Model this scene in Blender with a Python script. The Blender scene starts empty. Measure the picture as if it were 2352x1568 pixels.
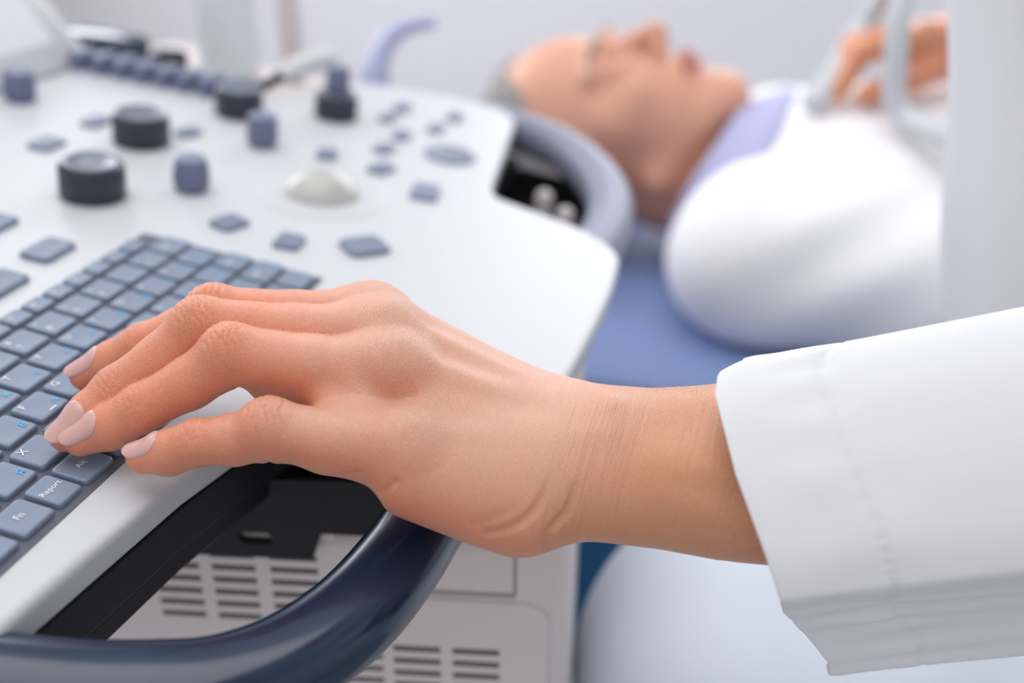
import bpy, bmesh, math, random
import numpy as np
from mathutils import Matrix, Vector

random.seed(7)
SC = bpy.context.scene
COL = SC.collection
H = 0.80                       # height of the control panel above the floor (m)
TILT = math.radians(8.0)       # the control panel leans towards the operator
PM = Matrix.Translation((0, 0, H)) @ Matrix.Rotation(TILT, 4, 'X')   # panel frame -> world


def PW(x, y, z):               # panel millimetres -> world metres
    return PM @ Vector((x * .001, y * .001, z * .001))


# ------------------------------------------------------------------ camera
cd = bpy.data.cameras.new('camera')
cam = bpy.data.objects.new('camera', cd)
COL.objects.link(cam)
R = np.array([[0.26045067, -0.95522169, 0.14041711],
              [-0.43365704, -0.24568045, -0.86693869],
              [0.86261638, 0.16490189, -0.47822625]])
rot = Matrix(((R[0][0], -R[1][0], -R[2][0]), (R[0][1], -R[1][1], -R[2][1]), (R[0][2], -R[1][2], -R[2][2])))
cam.matrix_world = Matrix.Translation(PW(-188.805, -165.695, 189.614)) @ \
    (Matrix.Rotation(TILT, 3, 'X') @ rot).to_4x4()
cd.sensor_width = 36.0
cd.lens = 2400.0 / 2352.0 * 36.0
cd.clip_start = 0.02
cd.dof.use_dof = True
cd.dof.focus_distance = 0.296
cd.dof.aperture_fstop = 4.6
SC.camera = cam

# ------------------------------------------------------------------ light
W = bpy.data.worlds.new('world')
SC.world = W
W.use_nodes = True
_bg = W.node_tree.nodes['Background']          # bright upper half, dimmer warm lower half
_tc = W.node_tree.nodes.new('ShaderNodeTexCoord')
_sp = W.node_tree.nodes.new('ShaderNodeSeparateXYZ')
_rp = W.node_tree.nodes.new('ShaderNodeValToRGB')
_mr = W.node_tree.nodes.new('ShaderNodeMapRange')
_mr.inputs[1].default_value, _mr.inputs[2].default_value = -.45, .55
W.node_tree.links.new(_tc.outputs['Generated'], _sp.inputs[0])
W.node_tree.links.new(_sp.outputs['Z'], _mr.inputs[0])
W.node_tree.links.new(_mr.outputs[0], _rp.inputs[0])
_rp.color_ramp.elements[0].color = (.30, .26, .25, 1)
_rp.color_ramp.elements[1].color = (.95, .97, 1.0, 1)
W.node_tree.links.new(_rp.outputs[0], _bg.inputs[0])
_bg.inputs[1].default_value = 0.98


def area(name, loc, target, sx, sy, power, col=(1, 1, 1)):
    l = bpy.data.lights.new(name, 'AREA')
    l.shape = 'RECTANGLE'
    l.size, l.size_y = sx, sy
    l.energy = power
    l.color = col
    o = bpy.data.objects.new(name, l)
    COL.objects.link(o)
    d = Vector(target) - Vector(loc)
    o.matrix_world = Matrix.Translation(loc) @ d.to_track_quat('-Z', 'Y').to_matrix().to_4x4()
    return o


area('ceiling_light_glow', (0.30, 0.25, 2.56), (0.30, 0.25, 0), 1.7, 1.7, 21, (1.0, 0.985, 0.97))
area('back_window_daylight', (2.64, -0.35, 1.65), (0.3, -0.2, 0.7), 1.5, 1.3, 22, (0.95, 0.97, 1.0))
area('side_window_daylight', (1.6, 1.93, 1.75), (0.5, 0.0, 0.7), 1.5, 1.1, 28, (0.92, 0.94, 1.0))
SC.view_settings.view_transform = 'Standard'
SC.view_settings.look = 'None'
SC.view_settings.gamma = 1
SC.view_settings.use_curve_mapping = False
SC.view_settings.exposure = 0.2
SC.cycles.use_denoising = True
SC.cycles.max_bounces = 6
SC.cycles.sample_clamp_indirect = 6


# ------------------------------------------------------------------ materials
def mat(name, col, rough=.5, metal=0., spec=.5, bump=0., bscale=300., vary=0., coat=0., sss=0.):
    m = bpy.data.materials.new(name)
    m.use_nodes = True
    nt = m.node_tree
    b = nt.nodes['Principled BSDF']
    b.inputs['Base Color'].default_value = (*col, 1)
    b.inputs['Roughness'].default_value = rough
    b.inputs['Metallic'].default_value = metal
    b.inputs['Specular IOR Level'].default_value = spec
    b.inputs['Coat Weight'].default_value = coat
    b.inputs['Coat Roughness'].default_value = .08
    if sss:
        b.inputs['Subsurface Weight'].default_value = sss
        b.inputs['Subsurface Radius'].default_value = (.012, .008, .006)
        b.inputs['Subsurface Scale'].default_value = 1
    tc = nt.nodes.new('ShaderNodeTexCoord')
    no = nt.nodes.new('ShaderNodeTexNoise')
    no.inputs['Scale'].default_value = bscale
    no.inputs['Detail'].default_value = 3
    nt.links.new(tc.outputs['Object'], no.inputs['Vector'])
    if bump:
        bp = nt.nodes.new('ShaderNodeBump')
        bp.inputs['Strength'].default_value = bump
        bp.inputs['Distance'].default_value = .0004
        nt.links.new(no.outputs[0], bp.inputs['Height'])
        nt.links.new(bp.outputs[0], b.inputs['Normal'])
    mp = nt.nodes.new('ShaderNodeMapRange')
    mp.inputs[3].default_value = max(.02, rough - .05 - vary)
    mp.inputs[4].default_value = rough + .05 + vary
    nt.links.new(no.outputs[0], mp.inputs[0])
    nt.links.new(mp.outputs[0], b.inputs['Roughness'])
    return m


M_WALL = mat('painted_wall', (.81, .80, .82), .8, bump=.2, bscale=80)
M_WALL2 = mat('painted_wall_warm', (.76, .74, .75), .8, bump=.2, bscale=80)
M_FLOOR = mat('vinyl_floor', (.45, .46, .50), .45, bump=.1, bscale=40)
M_CEIL = mat('ceiling_paint', (.85, .85, .86), .9)
M_WHITE = mat('white_plastic', (.565, .59, .615), .42, bump=.05, bscale=900, spec=.45)
M_BEIGE = mat('grey_cart_plastic', (.64, .595, .585), .5, bump=.08, bscale=700)
M_VENT = mat('vent_dark', (.10, .095, .095), .6)
M_BLACK = mat('black_plastic', (.008, .009, .012), .45, spec=.2, bump=.1, bscale=800)
M_BRACKET = mat('black_metal', (.014, .014, .016), .5, spec=.25, bump=.1, bscale=500)
M_NAVY = mat('navy_gloss_plastic', (.003, .018, .05), .2, spec=.5, coat=.18)
M_GRIP = mat('pale_grip_plastic', (.235, .255, .335), .5, spec=.35)
M_KEY = mat('grey_key_plastic', (.185, .24, .33), .42, bump=.12, bscale=1500, spec=.5)
M_WELL = mat('key_well', (.085, .095, .13), .5)
M_LEGW = mat('legend_white', (.85, .87, .88), .5)
M_LEGB = mat('legend_blue', (.07, .46, .80), .5)
M_KNOB = mat('dark_knob_rubber', (.025, .033, .05), .38, spec=.5, bump=.05, bscale=900)
M_POT = mat('slate_pot_rubber', (.15, .17, .28), .45, bump=.05, bscale=900)
M_BUT = mat('blue_grey_button', (.165, .205, .29), .40, spec=.5, bump=.05, bscale=900)
M_BALL = mat('ivory_trackball', (.47, .475, .45), .32, spec=.5)
M_SCREEN = mat('pale_screen', (.62, .66, .70), .3, bump=.1, bscale=400)
M_BED = mat('blue_bed_vinyl', (.18, .25, .47), .5, bump=.2, bscale=200)
M_TEAL = mat('teal_bed_base', (.03, .19, .40), .4)
M_LAV = mat('lavender_plastic', (.42, .45, .66), .4)


# ------------------------------------------------------------------ object helpers
WM = {}                                        # world matrix of every object placed


def put(o, M=None, parent=None):
    M = M if M is not None else Matrix.Identity(4)
    WM[o.name] = M.copy()
    if parent is not None:
        o.parent = parent
        o.matrix_basis = WM[parent.name].inverted() @ M
    else:
        o.matrix_basis = M
    return o


def thing(name, label, cat, loc, group=None):
    o = bpy.data.objects.new(name, None)
    o.empty_display_size = .05
    COL.objects.link(o)
    put(o, Matrix.Translation(loc))
    o['label'] = label
    o['category'] = cat
    if group:
        o['group'] = group
    return o


def tag(o, label, cat, group=None):
    o['label'] = label
    o['category'] = cat
    if group:
        o['group'] = group
    return o


def mesh_obj(name, verts, faces, mats, parent=None, M=None, smooth=True, midx=None):
    me = bpy.data.meshes.new(name)
    me.from_pydata([tuple(v) for v in verts], [], [tuple(f) for f in faces])
    if not isinstance(mats, (list, tuple)):
        mats = [mats]
    for m in mats:
        me.materials.append(m)
    if midx is not None:
        me.polygons.foreach_set('material_index', midx)
    me.polygons.foreach_set('use_smooth', [smooth] * len(me.polygons))
    me.update()
    o = bpy.data.objects.new(name, me)
    COL.objects.link(o)
    put(o, M, parent)
    return o


def bevel(o, w, seg=3, ang=40):
    b = o.modifiers.new('bevel', 'BEVEL')
    b.width = w
    b.segments = seg
    b.limit_method = 'ANGLE'
    b.angle_limit = math.radians(ang)
    b.harden_normals = False
    return o


def auto_smooth(o, ang=40):
    bm = bmesh.new()
    bm.from_mesh(o.data)
    for e in bm.edges:
        if len(e.link_faces) == 2 and e.calc_face_angle(0) > math.radians(ang):
            e.smooth = False
    bm.to_mesh(o.data)
    bm.free()
    return o


class MB:                                      # collects shapes for ONE mesh (units: metres)
    def __init__(s):
        s.v, s.f, s.m = [], [], []

    def add(s, v, f, mi=0):
        k = len(s.v)
        s.v += [tuple(x) for x in v]
        s.f += [tuple(i + k for i in q) for q in f]
        s.m += [mi] * len(f)

    def box(s, x0, x1, y0, y1, z0, z1, mi=0):
        v = [(x, y, z) for z in (z0, z1) for y in (y0, y1) for x in (x0, x1)]
        s.add(v, [(0, 2, 3, 1), (4, 5, 7, 6), (0, 1, 5, 4), (2, 6, 7, 3), (0, 4, 6, 2), (1, 3, 7, 5)], mi)

    def rings(s, rings, cap0=True, cap1=True, mi=0, closed=True):
        n = len(rings[0])
        v = [p for r in rings for p in r]
        f = []
        for i in range(len(rings) - 1):
            for j in range(n if closed else n - 1):
                a, b = i * n + j, i * n + (j + 1) % n
                f.append((a, b, b + n, a + n))
        if cap0:
            f.append(tuple(range(n - 1, -1, -1)))
        if cap1:
            k = (len(rings) - 1) * n
            f.append(tuple(range(k, k + n)))
        s.add(v, f, mi)

    def obj(s, name, mats, parent=None, M=None, smooth=True, sharp=40):
        o = mesh_obj(name, s.v, s.f, mats, parent, M, smooth, s.m)
        if smooth and sharp:
            auto_smooth(o, sharp)
        return o


def rrect(w, h, r, z, n=5, cx=0, cy=0):        # rounded rectangle ring, counter-clockwise (mm -> m)
    out = []
    r = min(r, w / 2 - .01, h / 2 - .01)
    for k, (sx, sy) in enumerate(((1, 1), (-1, 1), (-1, -1), (1, -1))):
        for i in range(n + 1):
            a = math.pi / 2 * (k + i / n)
            out.append(((cx + sx * (w / 2 - r) + r * math.cos(a)) * .001, (cy + sy * (h / 2 - r) + r * math.sin(a)) * .001, z * .001))
    return out


def lathe(mb, prof, n=48, mi=0, c=(0, 0)):     # profile [(r, z)] in mm, bottom to top
    rings = [[((c[0] + r * math.cos(2 * math.pi * i / n)) * .001, (c[1] + r * math.sin(2 * math.pi * i / n)) * .001, z * .001)
              for i in range(n)] for r, z in prof]
    mb.rings(rings, mi=mi)


def fillet(pts, n=7):                          # [(x, y, radius)] -> rounded outline
    out = []
    N = len(pts)
    for i in range(N):
        p = Vector(pts[i][:2])
        r = pts[i][2]
        a = (Vector(pts[i - 1][:2]) - p)
        b = (Vector(pts[(i + 1) % N][:2]) - p)
        if r <= 0:
            out.append(tuple(p))
            continue
        d = min(r, a.length * .49, b.length * .49)
        a.normalize()
        b.normalize()
        p0, p1 = p + a * d, p + b * d
        for k in range(n + 1):
            t = k / n
            q = p0 * (1 - t) ** 2 + p * 2 * t * (1 - t) + p1 * t * t
            out.append(tuple(q))
    return out


def prism(mb, outline, z0, z1, mi=0):
    mb.rings([[(x * .001, y * .001, z * .001) for x, y in outline] for z in (z0, z1)], mi=mi)


def crom(P, n):                                # Catmull-Rom resample of a polyline (arrays)
    P = np.array(P, float)
    m = len(P)
    out = []
    for i in range(m - 1):
        p0, p1, p2, p3 = P[max(i - 1, 0)], P[i], P[i + 1], P[min(i + 2, m - 1)]
        for k in range(n):
            t = k / n
            out.append(.5 * ((2 * p1) + (-p0 + p2) * t + (2 * p0 - 5 * p1 + 4 * p2 - p3) * t * t + (-p0 + 3 * p1 - 3 * p2 + p3) * t ** 3))
    out.append(P[-1])
    return np.array(out)


def tube(mb, path, rad, n=16, mi=0, up=(0, 0, 1), sect=None):
    """path in metres; rad scalar / list / (ra, rb); section ellipse ra sideways, rb along up"""
    P = [Vector(p) for p in path]
    rings = []
    for i, p in enumerate(P):
        t = (P[min(i + 1, len(P) - 1)] - P[max(i - 1, 0)]).normalized()
        u = Vector(up)
        s = t.cross(u)
        if s.length < 1e-4:
            s = t.cross(Vector((1, 0, 0)))
        s.normalize()
        u = s.cross(t).normalized()
        r = rad[i] if isinstance(rad, list) else rad
        ra, rb = r if isinstance(r, tuple) else (r, r)
        if sect:
            rings.append([p + s * (a * ra) + u * (b * rb) for a, b in sect])
        else:
            rings.append([p + s * (ra * math.cos(2 * math.pi * k / n)) + u * (rb * math.sin(2 * math.pi * k / n)) for k in range(n)])
    mb.rings(rings, mi=mi)


# ------------------------------------------------------------------ implicit surfaces (for bodies)
def smin(a, b, k):
    h = np.clip(.5 + .5 * (b - a) / k, 0, 1)
    return b + (a - b) * h - k * h * (1 - h)


def smax(a, b, k):
    return -smin(-a, -b, k)


def cap(P, a, b, ra, rb=None, flat=None):
    """tapered capsule; flat=(direction, factor>1) thins it along that direction"""
    rb = ra if rb is None else rb
    a = np.array(a, np.float32)
    b = np.array(b, np.float32)
    ab = b - a
    L = max(float(ab @ ab), 1e-6)
    q = P - a
    t = np.clip((q @ ab) / L, 0, 1)
    d = q - t[:, None] * ab
    if flat is not None:
        n = np.array(flat[0], np.float32)
        d = d + ((flat[1] - 1) * (d @ n))[:, None] * n
    return np.sqrt((d * d).sum(1)) - (ra + (rb - ra) * t)


def ell(P, c, r, axes=None):
    q = P - np.array(c, np.float32)
    if axes is not None:
        q = q @ np.array(axes, np.float32).T
    r = np.array(r, np.float32)
    k0 = np.sqrt(((q / r) ** 2).sum(1))
    k1 = np.sqrt(((q / (r * r)) ** 2).sum(1)) + 1e-9
    return k0 * (k0 - 1) / k1


def iso_mesh(f, lo, hi, h, refine=2):
    """surface nets on f(points) = 0, evaluated only near the surface"""
    lo = np.array(lo, float)
    S = 4
    n = np.ceil((np.array(hi) - lo) / (h * S)).astype(int)
    cx = [lo[i] + h * S * (np.arange(n[i]) + .5) for i in range(3)]
    G = np.stack(np.meshgrid(*cx, indexing='ij'), -1).reshape(-1, 3).astype(np.float32)
    dc = np.concatenate([f(g) for g in np.array_split(G, max(1, len(G) // 400000))]).reshape(n)
    near = np.abs(dc) < h * S * 1.9
    big = np.repeat(np.repeat(np.repeat(dc, S, 0), S, 1), S, 2).astype(np.float32)
    msk = np.repeat(np.repeat(np.repeat(near, S, 0), S, 1), S, 2)
    idx = np.argwhere(msk)
    pts = (lo + h * (idx + .5)).astype(np.float32)
    val = np.concatenate([f(g) for g in np.array_split(pts, max(1, len(pts) // 400000))])
    big[msk] = val
    F = big
    s = F < 0
    nx, ny, nz = F.shape
    cnt = np.zeros((nx - 1, ny - 1, nz - 1), np.int8)
    for a in (0, 1):
        for b in (0, 1):
            for c in (0, 1):
                cnt += s[a:nx - 1 + a, b:ny - 1 + b, c:nz - 1 + c]
    act = (cnt > 0) & (cnt < 8)
    ci = np.argwhere(act)
    vid = -np.ones(act.shape, np.int64)
    vid[act] = np.arange(len(ci))
    acc = np.zeros((len(ci), 3))
    w = np.zeros(len(ci))
    corners = [(a, b, c) for a in (0, 1) for b in (0, 1) for c in (0, 1)]
    for p in corners:
        for ax in range(3):
            if p[ax]:
                continue
            q = list(p)
            q[ax] = 1
            fa = F[ci[:, 0] + p[0], ci[:, 1] + p[1], ci[:, 2] + p[2]]
            fb = F[ci[:, 0] + q[0], ci[:, 1] + q[1], ci[:, 2] + q[2]]
            m = (fa < 0) != (fb < 0)
            t = np.where(m, fa / np.where(m, fa - fb, 1), 0)
            pos = np.tile(np.array(p, float), (len(ci), 1))
            pos[:, ax] += t
            acc[m] += pos[m]
            w[m] += 1
    V = lo + h * (ci + acc / w[:, None] + .5)
    faces = []
    for ax in range(3):
        o1, o2 = (ax + 1) % 3, (ax + 2) % 3
        sl0 = [slice(None)] * 3
        sl1 = [slice(None)] * 3
        sl0[ax] = slice(0, -1)
        sl1[ax] = slice(1, None)
        d = s[tuple(sl0)] != s[tuple(sl1)]
        e = np.argwhere(d)
        e = e[(e[:, o1] > 0) & (e[:, o2] > 0) & (e[:, o1] < F.shape[o1] - 1) & (e[:, o2] < F.shape[o2] - 1)]
        inside = s[e[:, 0], e[:, 1], e[:, 2]]
        qs = []
        for d1, d2 in ((-1, -1), (0, -1), (0, 0), (-1, 0)):
            c = e.copy()
            c[:, o1] += d1
            c[:, o2] += d2
            qs.append(vid[c[:, 0], c[:, 1], c[:, 2]])
        q = np.stack(qs, 1)
        q[~inside] = q[~inside][:, ::-1]
        faces.append(q)
    Fq = np.concatenate(faces)
    Fq = Fq[(Fq >= 0).all(1)]
    for _ in range(refine):
        N, d = grad(f, V)
        V = V - np.clip(d, -h, h)[:, None] * N * .9
    return V, Fq


def grad(f, V, e=.15):
    P = V.astype(np.float32)
    d = f(P)
    g = np.stack([f(P + np.eye(3, dtype=np.float32)[i] * e) - d for i in range(3)], 1) / e
    g /= np.linalg.norm(g, axis=1)[:, None] + 1e-9
    return g, d


def iso_obj(name, V, Fq, mats, parent, M=None, scale=.001):
    me = bpy.data.meshes.new(name)
    me.vertices.add(len(V))
    me.vertices.foreach_set('co', (V * scale).astype(np.float32).ravel())
    me.loops.add(len(Fq) * 4)
    me.loops.foreach_set('vertex_index', Fq.astype(np.int32).ravel())
    me.polygons.add(len(Fq))
    me.polygons.foreach_set('loop_start', np.arange(0, len(Fq) * 4, 4, dtype=np.int32))
    me.polygons.foreach_set('use_smooth', np.ones(len(Fq), bool))
    me.update(calc_edges=True)
    me.validate()
    for m in (mats if isinstance(mats, (list, tuple)) else [mats]):
        me.materials.append(m)
    o = bpy.data.objects.new(name, me)
    COL.objects.link(o)
    put(o, M, parent)
    return o


def unit(v):
    v = np.array(v, float)
    return v / np.linalg.norm(v)


# ------------------------------------------------------------------ room shell


def structure(name, mb, m, M=None, smooth=False):
    o = mb.obj(name, m, None, M, smooth, 0)
    o['kind'] = 'structure'
    return o


b = MB(); b.box(-1.7, 2.8, -2.4, 2.1, -.1, 0); structure('floor', b, M_FLOOR)
b = MB(); b.box(-1.7, 2.8, -2.4, 2.1, 2.65, 2.75); structure('ceiling', b, M_CEIL)
b = MB()                                      # the far wall has a window above the bed
b.box(2.7, 2.8, -2.4, -1.10, 0, 2.65); b.box(2.7, 2.8, .40, 2.1, 0, 2.65)
b.box(2.7, 2.8, -1.10, .40, 0, 1.0); b.box(2.7, 2.8, -1.10, .40, 2.3, 2.65)
structure('wall_back', b, M_WALL)
b = MB()
for y0, y1, z0, z1 in ((-1.10, -1.05, 1.0, 2.3), (.35, .40, 1.0, 2.3), (-.375, -.325, 1.0, 2.3), (-1.05, .35, 1.0, 1.05), (-1.05, .35, 2.25, 2.3)):
    b.box(2.72, 2.77, y0, y1, z0, z1)
structure('window_2', b, M_WHITE)
b = MB(); b.box(-1.7, 2.7, -2.4, -2.3, 0, 2.65); structure('wall_right', b, M_WALL)
b = MB()                                      # the wall on the left has a window in it
b.box(-1.7, .80, 2.0, 2.1, 0, 2.65); b.box(2.40, 2.7, 2.0, 2.1, 0, 2.65)
b.box(.80, 2.40, 2.0, 2.1, 0, 1.15); b.box(.80, 2.40, 2.0, 2.1, 2.35, 2.65)
structure('wall_left', b, M_WALL2)
b = MB()
for x0, x1, z0, z1 in ((.80, .85, 1.15, 2.35), (2.35, 2.40, 1.15, 2.35), (1.575, 1.625, 1.15, 2.35), (.85, 2.35, 1.15, 1.20), (.85, 2.35, 2.30, 2.35)):
    b.box(x0, x1, 2.02, 2.07, z0, z1)
structure('window_1', b, M_WHITE)
b = MB(); b.box(2.685, 2.7, -2.4, 2.0, 0, .10); structure('baseboard_back', b, M_WHITE)
b = MB(); b.box(-1.7, 2.685, 1.985, 2.0, 0, .10); structure('baseboard_left', b, M_WHITE)
# ------------------------------------------------------------------ ultrasound machine
MACH = thing('ultrasound_machine', 'white ultrasound machine with grey keyboard, dark knobs, ivory trackball and navy handle', 'ultrasound machine', (.24, .10, 0))


def pmat(x, y, z=0., rz=0.):
    return PM @ Matrix.Translation((x * .001, y * .001, z * .001)) @ Matrix.Rotation(rz, 4, 'Z')


# control panel shell
outline = fillet([(-58, -26, 14), (30, -34.5, 0), (76, -43, 12), (87, -52, 8), (93, -100, 20), (112, -124, 24), (152, -126, 0), (187, -127, 0),
                  (223, -127, 0), (268, -124, 20), (286, -100, 10), (301, -50, 14), (318, -45.5, 0), (437, -26, 14), (452, -12, 16), (454, 20, 0),
                  (444, 78, 10), (420, 98, 10), (388, 103, 8), (368, 112, 10), (366, 240, 14), (-58, 240, 14)], 6)
b = MB(); prism(b, outline, -13.5, -2)
o = b.obj('control_panel', M_WHITE, MACH, PM, sharp=60)
bevel(o, .0026, 4, 55)
o['label'] = 'glossy white control panel top'


def grow(ol, d):
    P = [Vector(p) for p in ol]
    out = []
    for i, p in enumerate(P):
        t = (P[(i + 1) % len(P)] - P[i - 1]).normalized()
        out.append(tuple(p + Vector((t.y, -t.x)) * d))
    return out


tray = fillet([(-56, -25, 12), (30, -33.5, 0), (78, -42, 12), (89, -52, 8), (95, -98, 20), (114, -121, 24), (268, -121, 20), (284, -99, 10),
               (300, -49, 14), (437, -24, 14), (450, -10, 16), (441, 76, 10), (366, 108, 10), (364, 236, 12), (-56, 236, 12)], 6)
b = MB()
prism(b, tray, -31, -13.4)
t2 = [(x * .985 + 3, y * .96) for x, y in tray]
prism(b, t2, -41, -31)
o = b.obj('lower_tray', M_BLACK, MACH, PM, sharp=50)
bevel(o, .0015, 2, 50)
o['label'] = 'black lower tray under the white panel'

# keyboard well and keys
b = MB()
b.rings([rrect(210.6, 81.3, 1.8, z, 4, 63.0, 23.95) for z in (-2.4, -1.75)])
b.obj('keyboard_well', M_WELL, MACH, PM)


def text_polys(s, size):
    c = bpy.data.curves.new('legend', 'FONT')
    c.body = s
    c.size = size
    c.resolution_u = 2
    t = bpy.data.objects.new('legend', c)
    COL.objects.link(t)
    dg = bpy.context.evaluated_depsgraph_get()
    me = t.evaluated_get(dg).to_mesh()
    v = [tuple(p.co) for p in me.vertices]
    f = [tuple(p.vertices) for p in me.polygons]
    t.evaluated_get(dg).to_mesh_clear()
    bpy.data.objects.remove(t)
    bpy.data.curves.remove(c)
    return v, f


def make_key(x, y, w, d, legends=(), bar=False, group=None):
    """keycap whose front-left corner stands at (x, y) mm; legends (text, mm size, dx, dy, material)"""
    b = MB()
    r = 1.2
    R_ = [rrect(w, d, r, -1.8), rrect(w, d, r, -.75), rrect(w - .25, d - .25, r, -.3), rrect(w - .8, d - .8, r, -.06), rrect(w - 1.5, d - 1.5, r, -.02), rrect(w - 4, d - 4, r, -.16)]
    b.rings(R_, cap0=True)
    for s, size, dx, dy, mi in legends:
        v, f = text_polys(s, size)
        b.add([((p[0] + dx - w / 2) * .001, (p[1] + dy - d / 2) * .001, .00004) for p in v], f, mi)
    if bar:
        b.rings([rrect(3.0, .5, .2, z, 3, .3, -d / 2 + 1.5) for z in (-.1, .22)], mi=1)
    o = b.obj('key', [M_KEY, M_LEGW, M_LEGB], MACH, pmat(x + w / 2, y + d / 2), sharp=50)
    return o


KW, KD = 13.0, 11.7
LAT = {2: ['A', 'S', 'D', 'F', 'G', 'H', 'J', 'K', 'L', ';', "'"], 1: ['Z', 'X', 'C', 'V', 'B', 'N', 'M', ',', '.', '/'],
       3: ['Q', 'W', 'E', 'R', 'T', 'Y', 'U', 'I', 'O', 'P', '[', ']'], 4: ['5', '6', '7', '8', '9', '0', '-', '=']}
CYR = {2: 'ФЫВАПРОЛДЖЭ', 1: 'ЯЧСМИТЬБЮ ', 3: 'ЙЦУКЕНГШЩЗХЪ'}
X0 = {2: 19.1 - 30, 1: 0.0, 3: 45.2 - 60, 4: 63.4 - 30}
YR = {0: -14.05, 1: 0.0, 2: 14.05, 3: 28.1, 4: 42.15}
SHIFTED = ['%', '^', '&', '*', '(', ')', '_', '+']
for row in (1, 2, 3, 4):
    for i, ch in enumerate(LAT[row]):
        leg = []
        if row == 4:
            leg = [(ch, 3.3, 1.9, 2.8, 1), (SHIFTED[i], 3.0, 1.9, 7.8, 1)]
        else:
            leg = [(ch, 3.7, 2.0, 8.0, 1)]
            if CYR[row][i] != ' ':
                leg.append((CYR[row][i], 3.7, 9.5, 2.5, 2))
        make_key(X0[row] + 15 * i, YR[row], KW, KD, leg, bar=ch in 'FJ')
# edge keys of the rows
make_key(-41.5, 0, 39.5, KD, [('Shift', 3.2, 2, 5.5, 1)])
make_key(150, 0, 17.6, KD, [('Shift', 3.0, 2, 5.5, 1)])
make_key(-41.5, 14.05, 28.6, KD, [('Caps', 3.2, 2, 5.5, 1)])
make_key(154.1, 14.05, 13.5, KD, [('Enter', 2.8, 1.5, 5.5, 1)])
make_key(-41.5, 28.1, 24.7, KD, [('Tab', 3.2, 2, 5.5, 1)])
make_key(153.4, 42.15, 14.2, KD, [('Bksp', 2.8, 1.5, 5.5, 1)])
for i, ch in enumerate('1234'):
    make_key(33.4 - 60 + 15 * i, 42.15, KW, KD, [(ch, 3.3, 1.9, 2.8, 1)])
make_key(-41.5, 42.15, 12.9, KD, [('Esc', 2.8, 2, 5.5, 1)])
for i in range(18):                            # slim function row
    x = 89.16 - 11.66 * 11 + 11.66 * i
    if x + 10 > 168:
        break
    make_key(x, 56.45, 9.9, 7.6, [('F%d' % (i - 3), 2.3, 1.8, 3.4, 1)] if 4 <= i <= 15 else [])
# front row
make_key(-41.5, YR[0], 13.5, KD, [('Ctrl', 3.0, 2, 5.0, 1)])
make_key(-26.2, YR[0], KW, KD, [('Alt', 3.0, 2, 5.0, 1)])
make_key(-11.2, YR[0], KW - .6, KD, [('Fn', 3.0, 4.4, 5.4, 1)])
make_key(3.0, YR[0], 9.9, KD, [('Report', 2.75, .75, 5.6, 1)])
make_key(14.45, YR[0], 13.3, KD, [('Alt', 2.9, 4.4, 5.1, 1)])
make_key(30.0, YR[0], 73, KD)
for i in range(4):
    make_key(105.2 + 15.75 * i, YR[0], 13.6, KD)


# knobs: a dark drum with a chamfered, slightly dished top
def knob(x, y, r, h):
    b = MB()
    lathe(b, [(r * .97, -.2), (r * .97, 1), (r, 1.6), (r, h - 3.2), (r * .985, h - 2.4), (r * .90, h - .5), (r * .84, h), (r * .72, h - .35), (r * .30, h - .8), (.05, h - .85)], 64)
    # shallow finger dimple on the rim side of the top
    o = b.obj('control_knob', M_KNOB, MACH, pmat(x, y, -2))
    b = MB()
    lathe(b, [(r * .90, h - .5), (r * .90, h - .25), (r * .84, h + .2), (r * .72, h - .15), (r * .30, h - .6), (.05, h - .65)], 64)
    b.obj('knob_cap', M_KNOBTOP, o, pmat(x, y, -2))
    b = MB()
    lathe(b, [(r * 1.08, -.15), (r * 1.08, .12), (r * .9, .2)], 48)
    b.obj('knob_ring', M_GREYRING, o, pmat(x, y, -2))
    return o


M_KNOBTOP = mat('painted_sheen_knob_cap', (.10, .125, .17), .32, spec=.5, coat=.15)  # base colour lightened to paint in the reflection on the knob tops
M_GREYRING = mat('knob_ring_grey', (.45, .47, .52), .4)
knob(191.4, 104.6, 14.2, 16)
knob(262.0, 125.2, 13.9, 15.5)
knob(333.1, 109.0, 13.2, 15.5)
k4 = knob(365.0, 64.4, 12.4, 14.5)


def pot(x, y, r0, r1, h, z=-2., parent=None):
    b = MB()
    lathe(b, [(r0 * .8, -.2), (r0 * .84, .6), (r0 * .96, 3.0), (r0, 5.0), (r0 * .985, 7), (r1 * 1.02, h - 1.6), (r1 * .97, h - .6)], 40)
    lathe(b, [(r1 * .97, h - .6), (r1 * .92, h - .2), (r1 * .82, h), (.05, h - .2)], 40, 1)
    return b.obj('pot_knob', [M_POT, M_BUT], parent or MACH, pmat(x, y, z))


pot(279.0, 207.9, 8.4, 7.4, 16)
pot(221.7, 73.9, 8.5, 7.2, 15.5)
pot(295.5, 75.7, 8.2, 7.3, 16.5)
pot(365.0, 64.4, 6.8, 6.4, 15.5, 12, k4)

# trackball in its ring
b = MB()
lathe(b, [(33, -.1), (33, .25), (32, .5), (26, .3), (21.5, -.6)], 72)
b.obj('trackball_ring', M_WHITE, MACH, pmat(254.0, 23.0, -2))
b = MB()
n = 24
lathe(b, [(22 * math.sin(math.pi * i / n) + .02, -22 * math.cos(math.pi * i / n) - 11.2) for i in range(n + 1)], 64)
b.obj('trackball', M_BALL, MACH, pmat(254.0, 23.0, -2))

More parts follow.
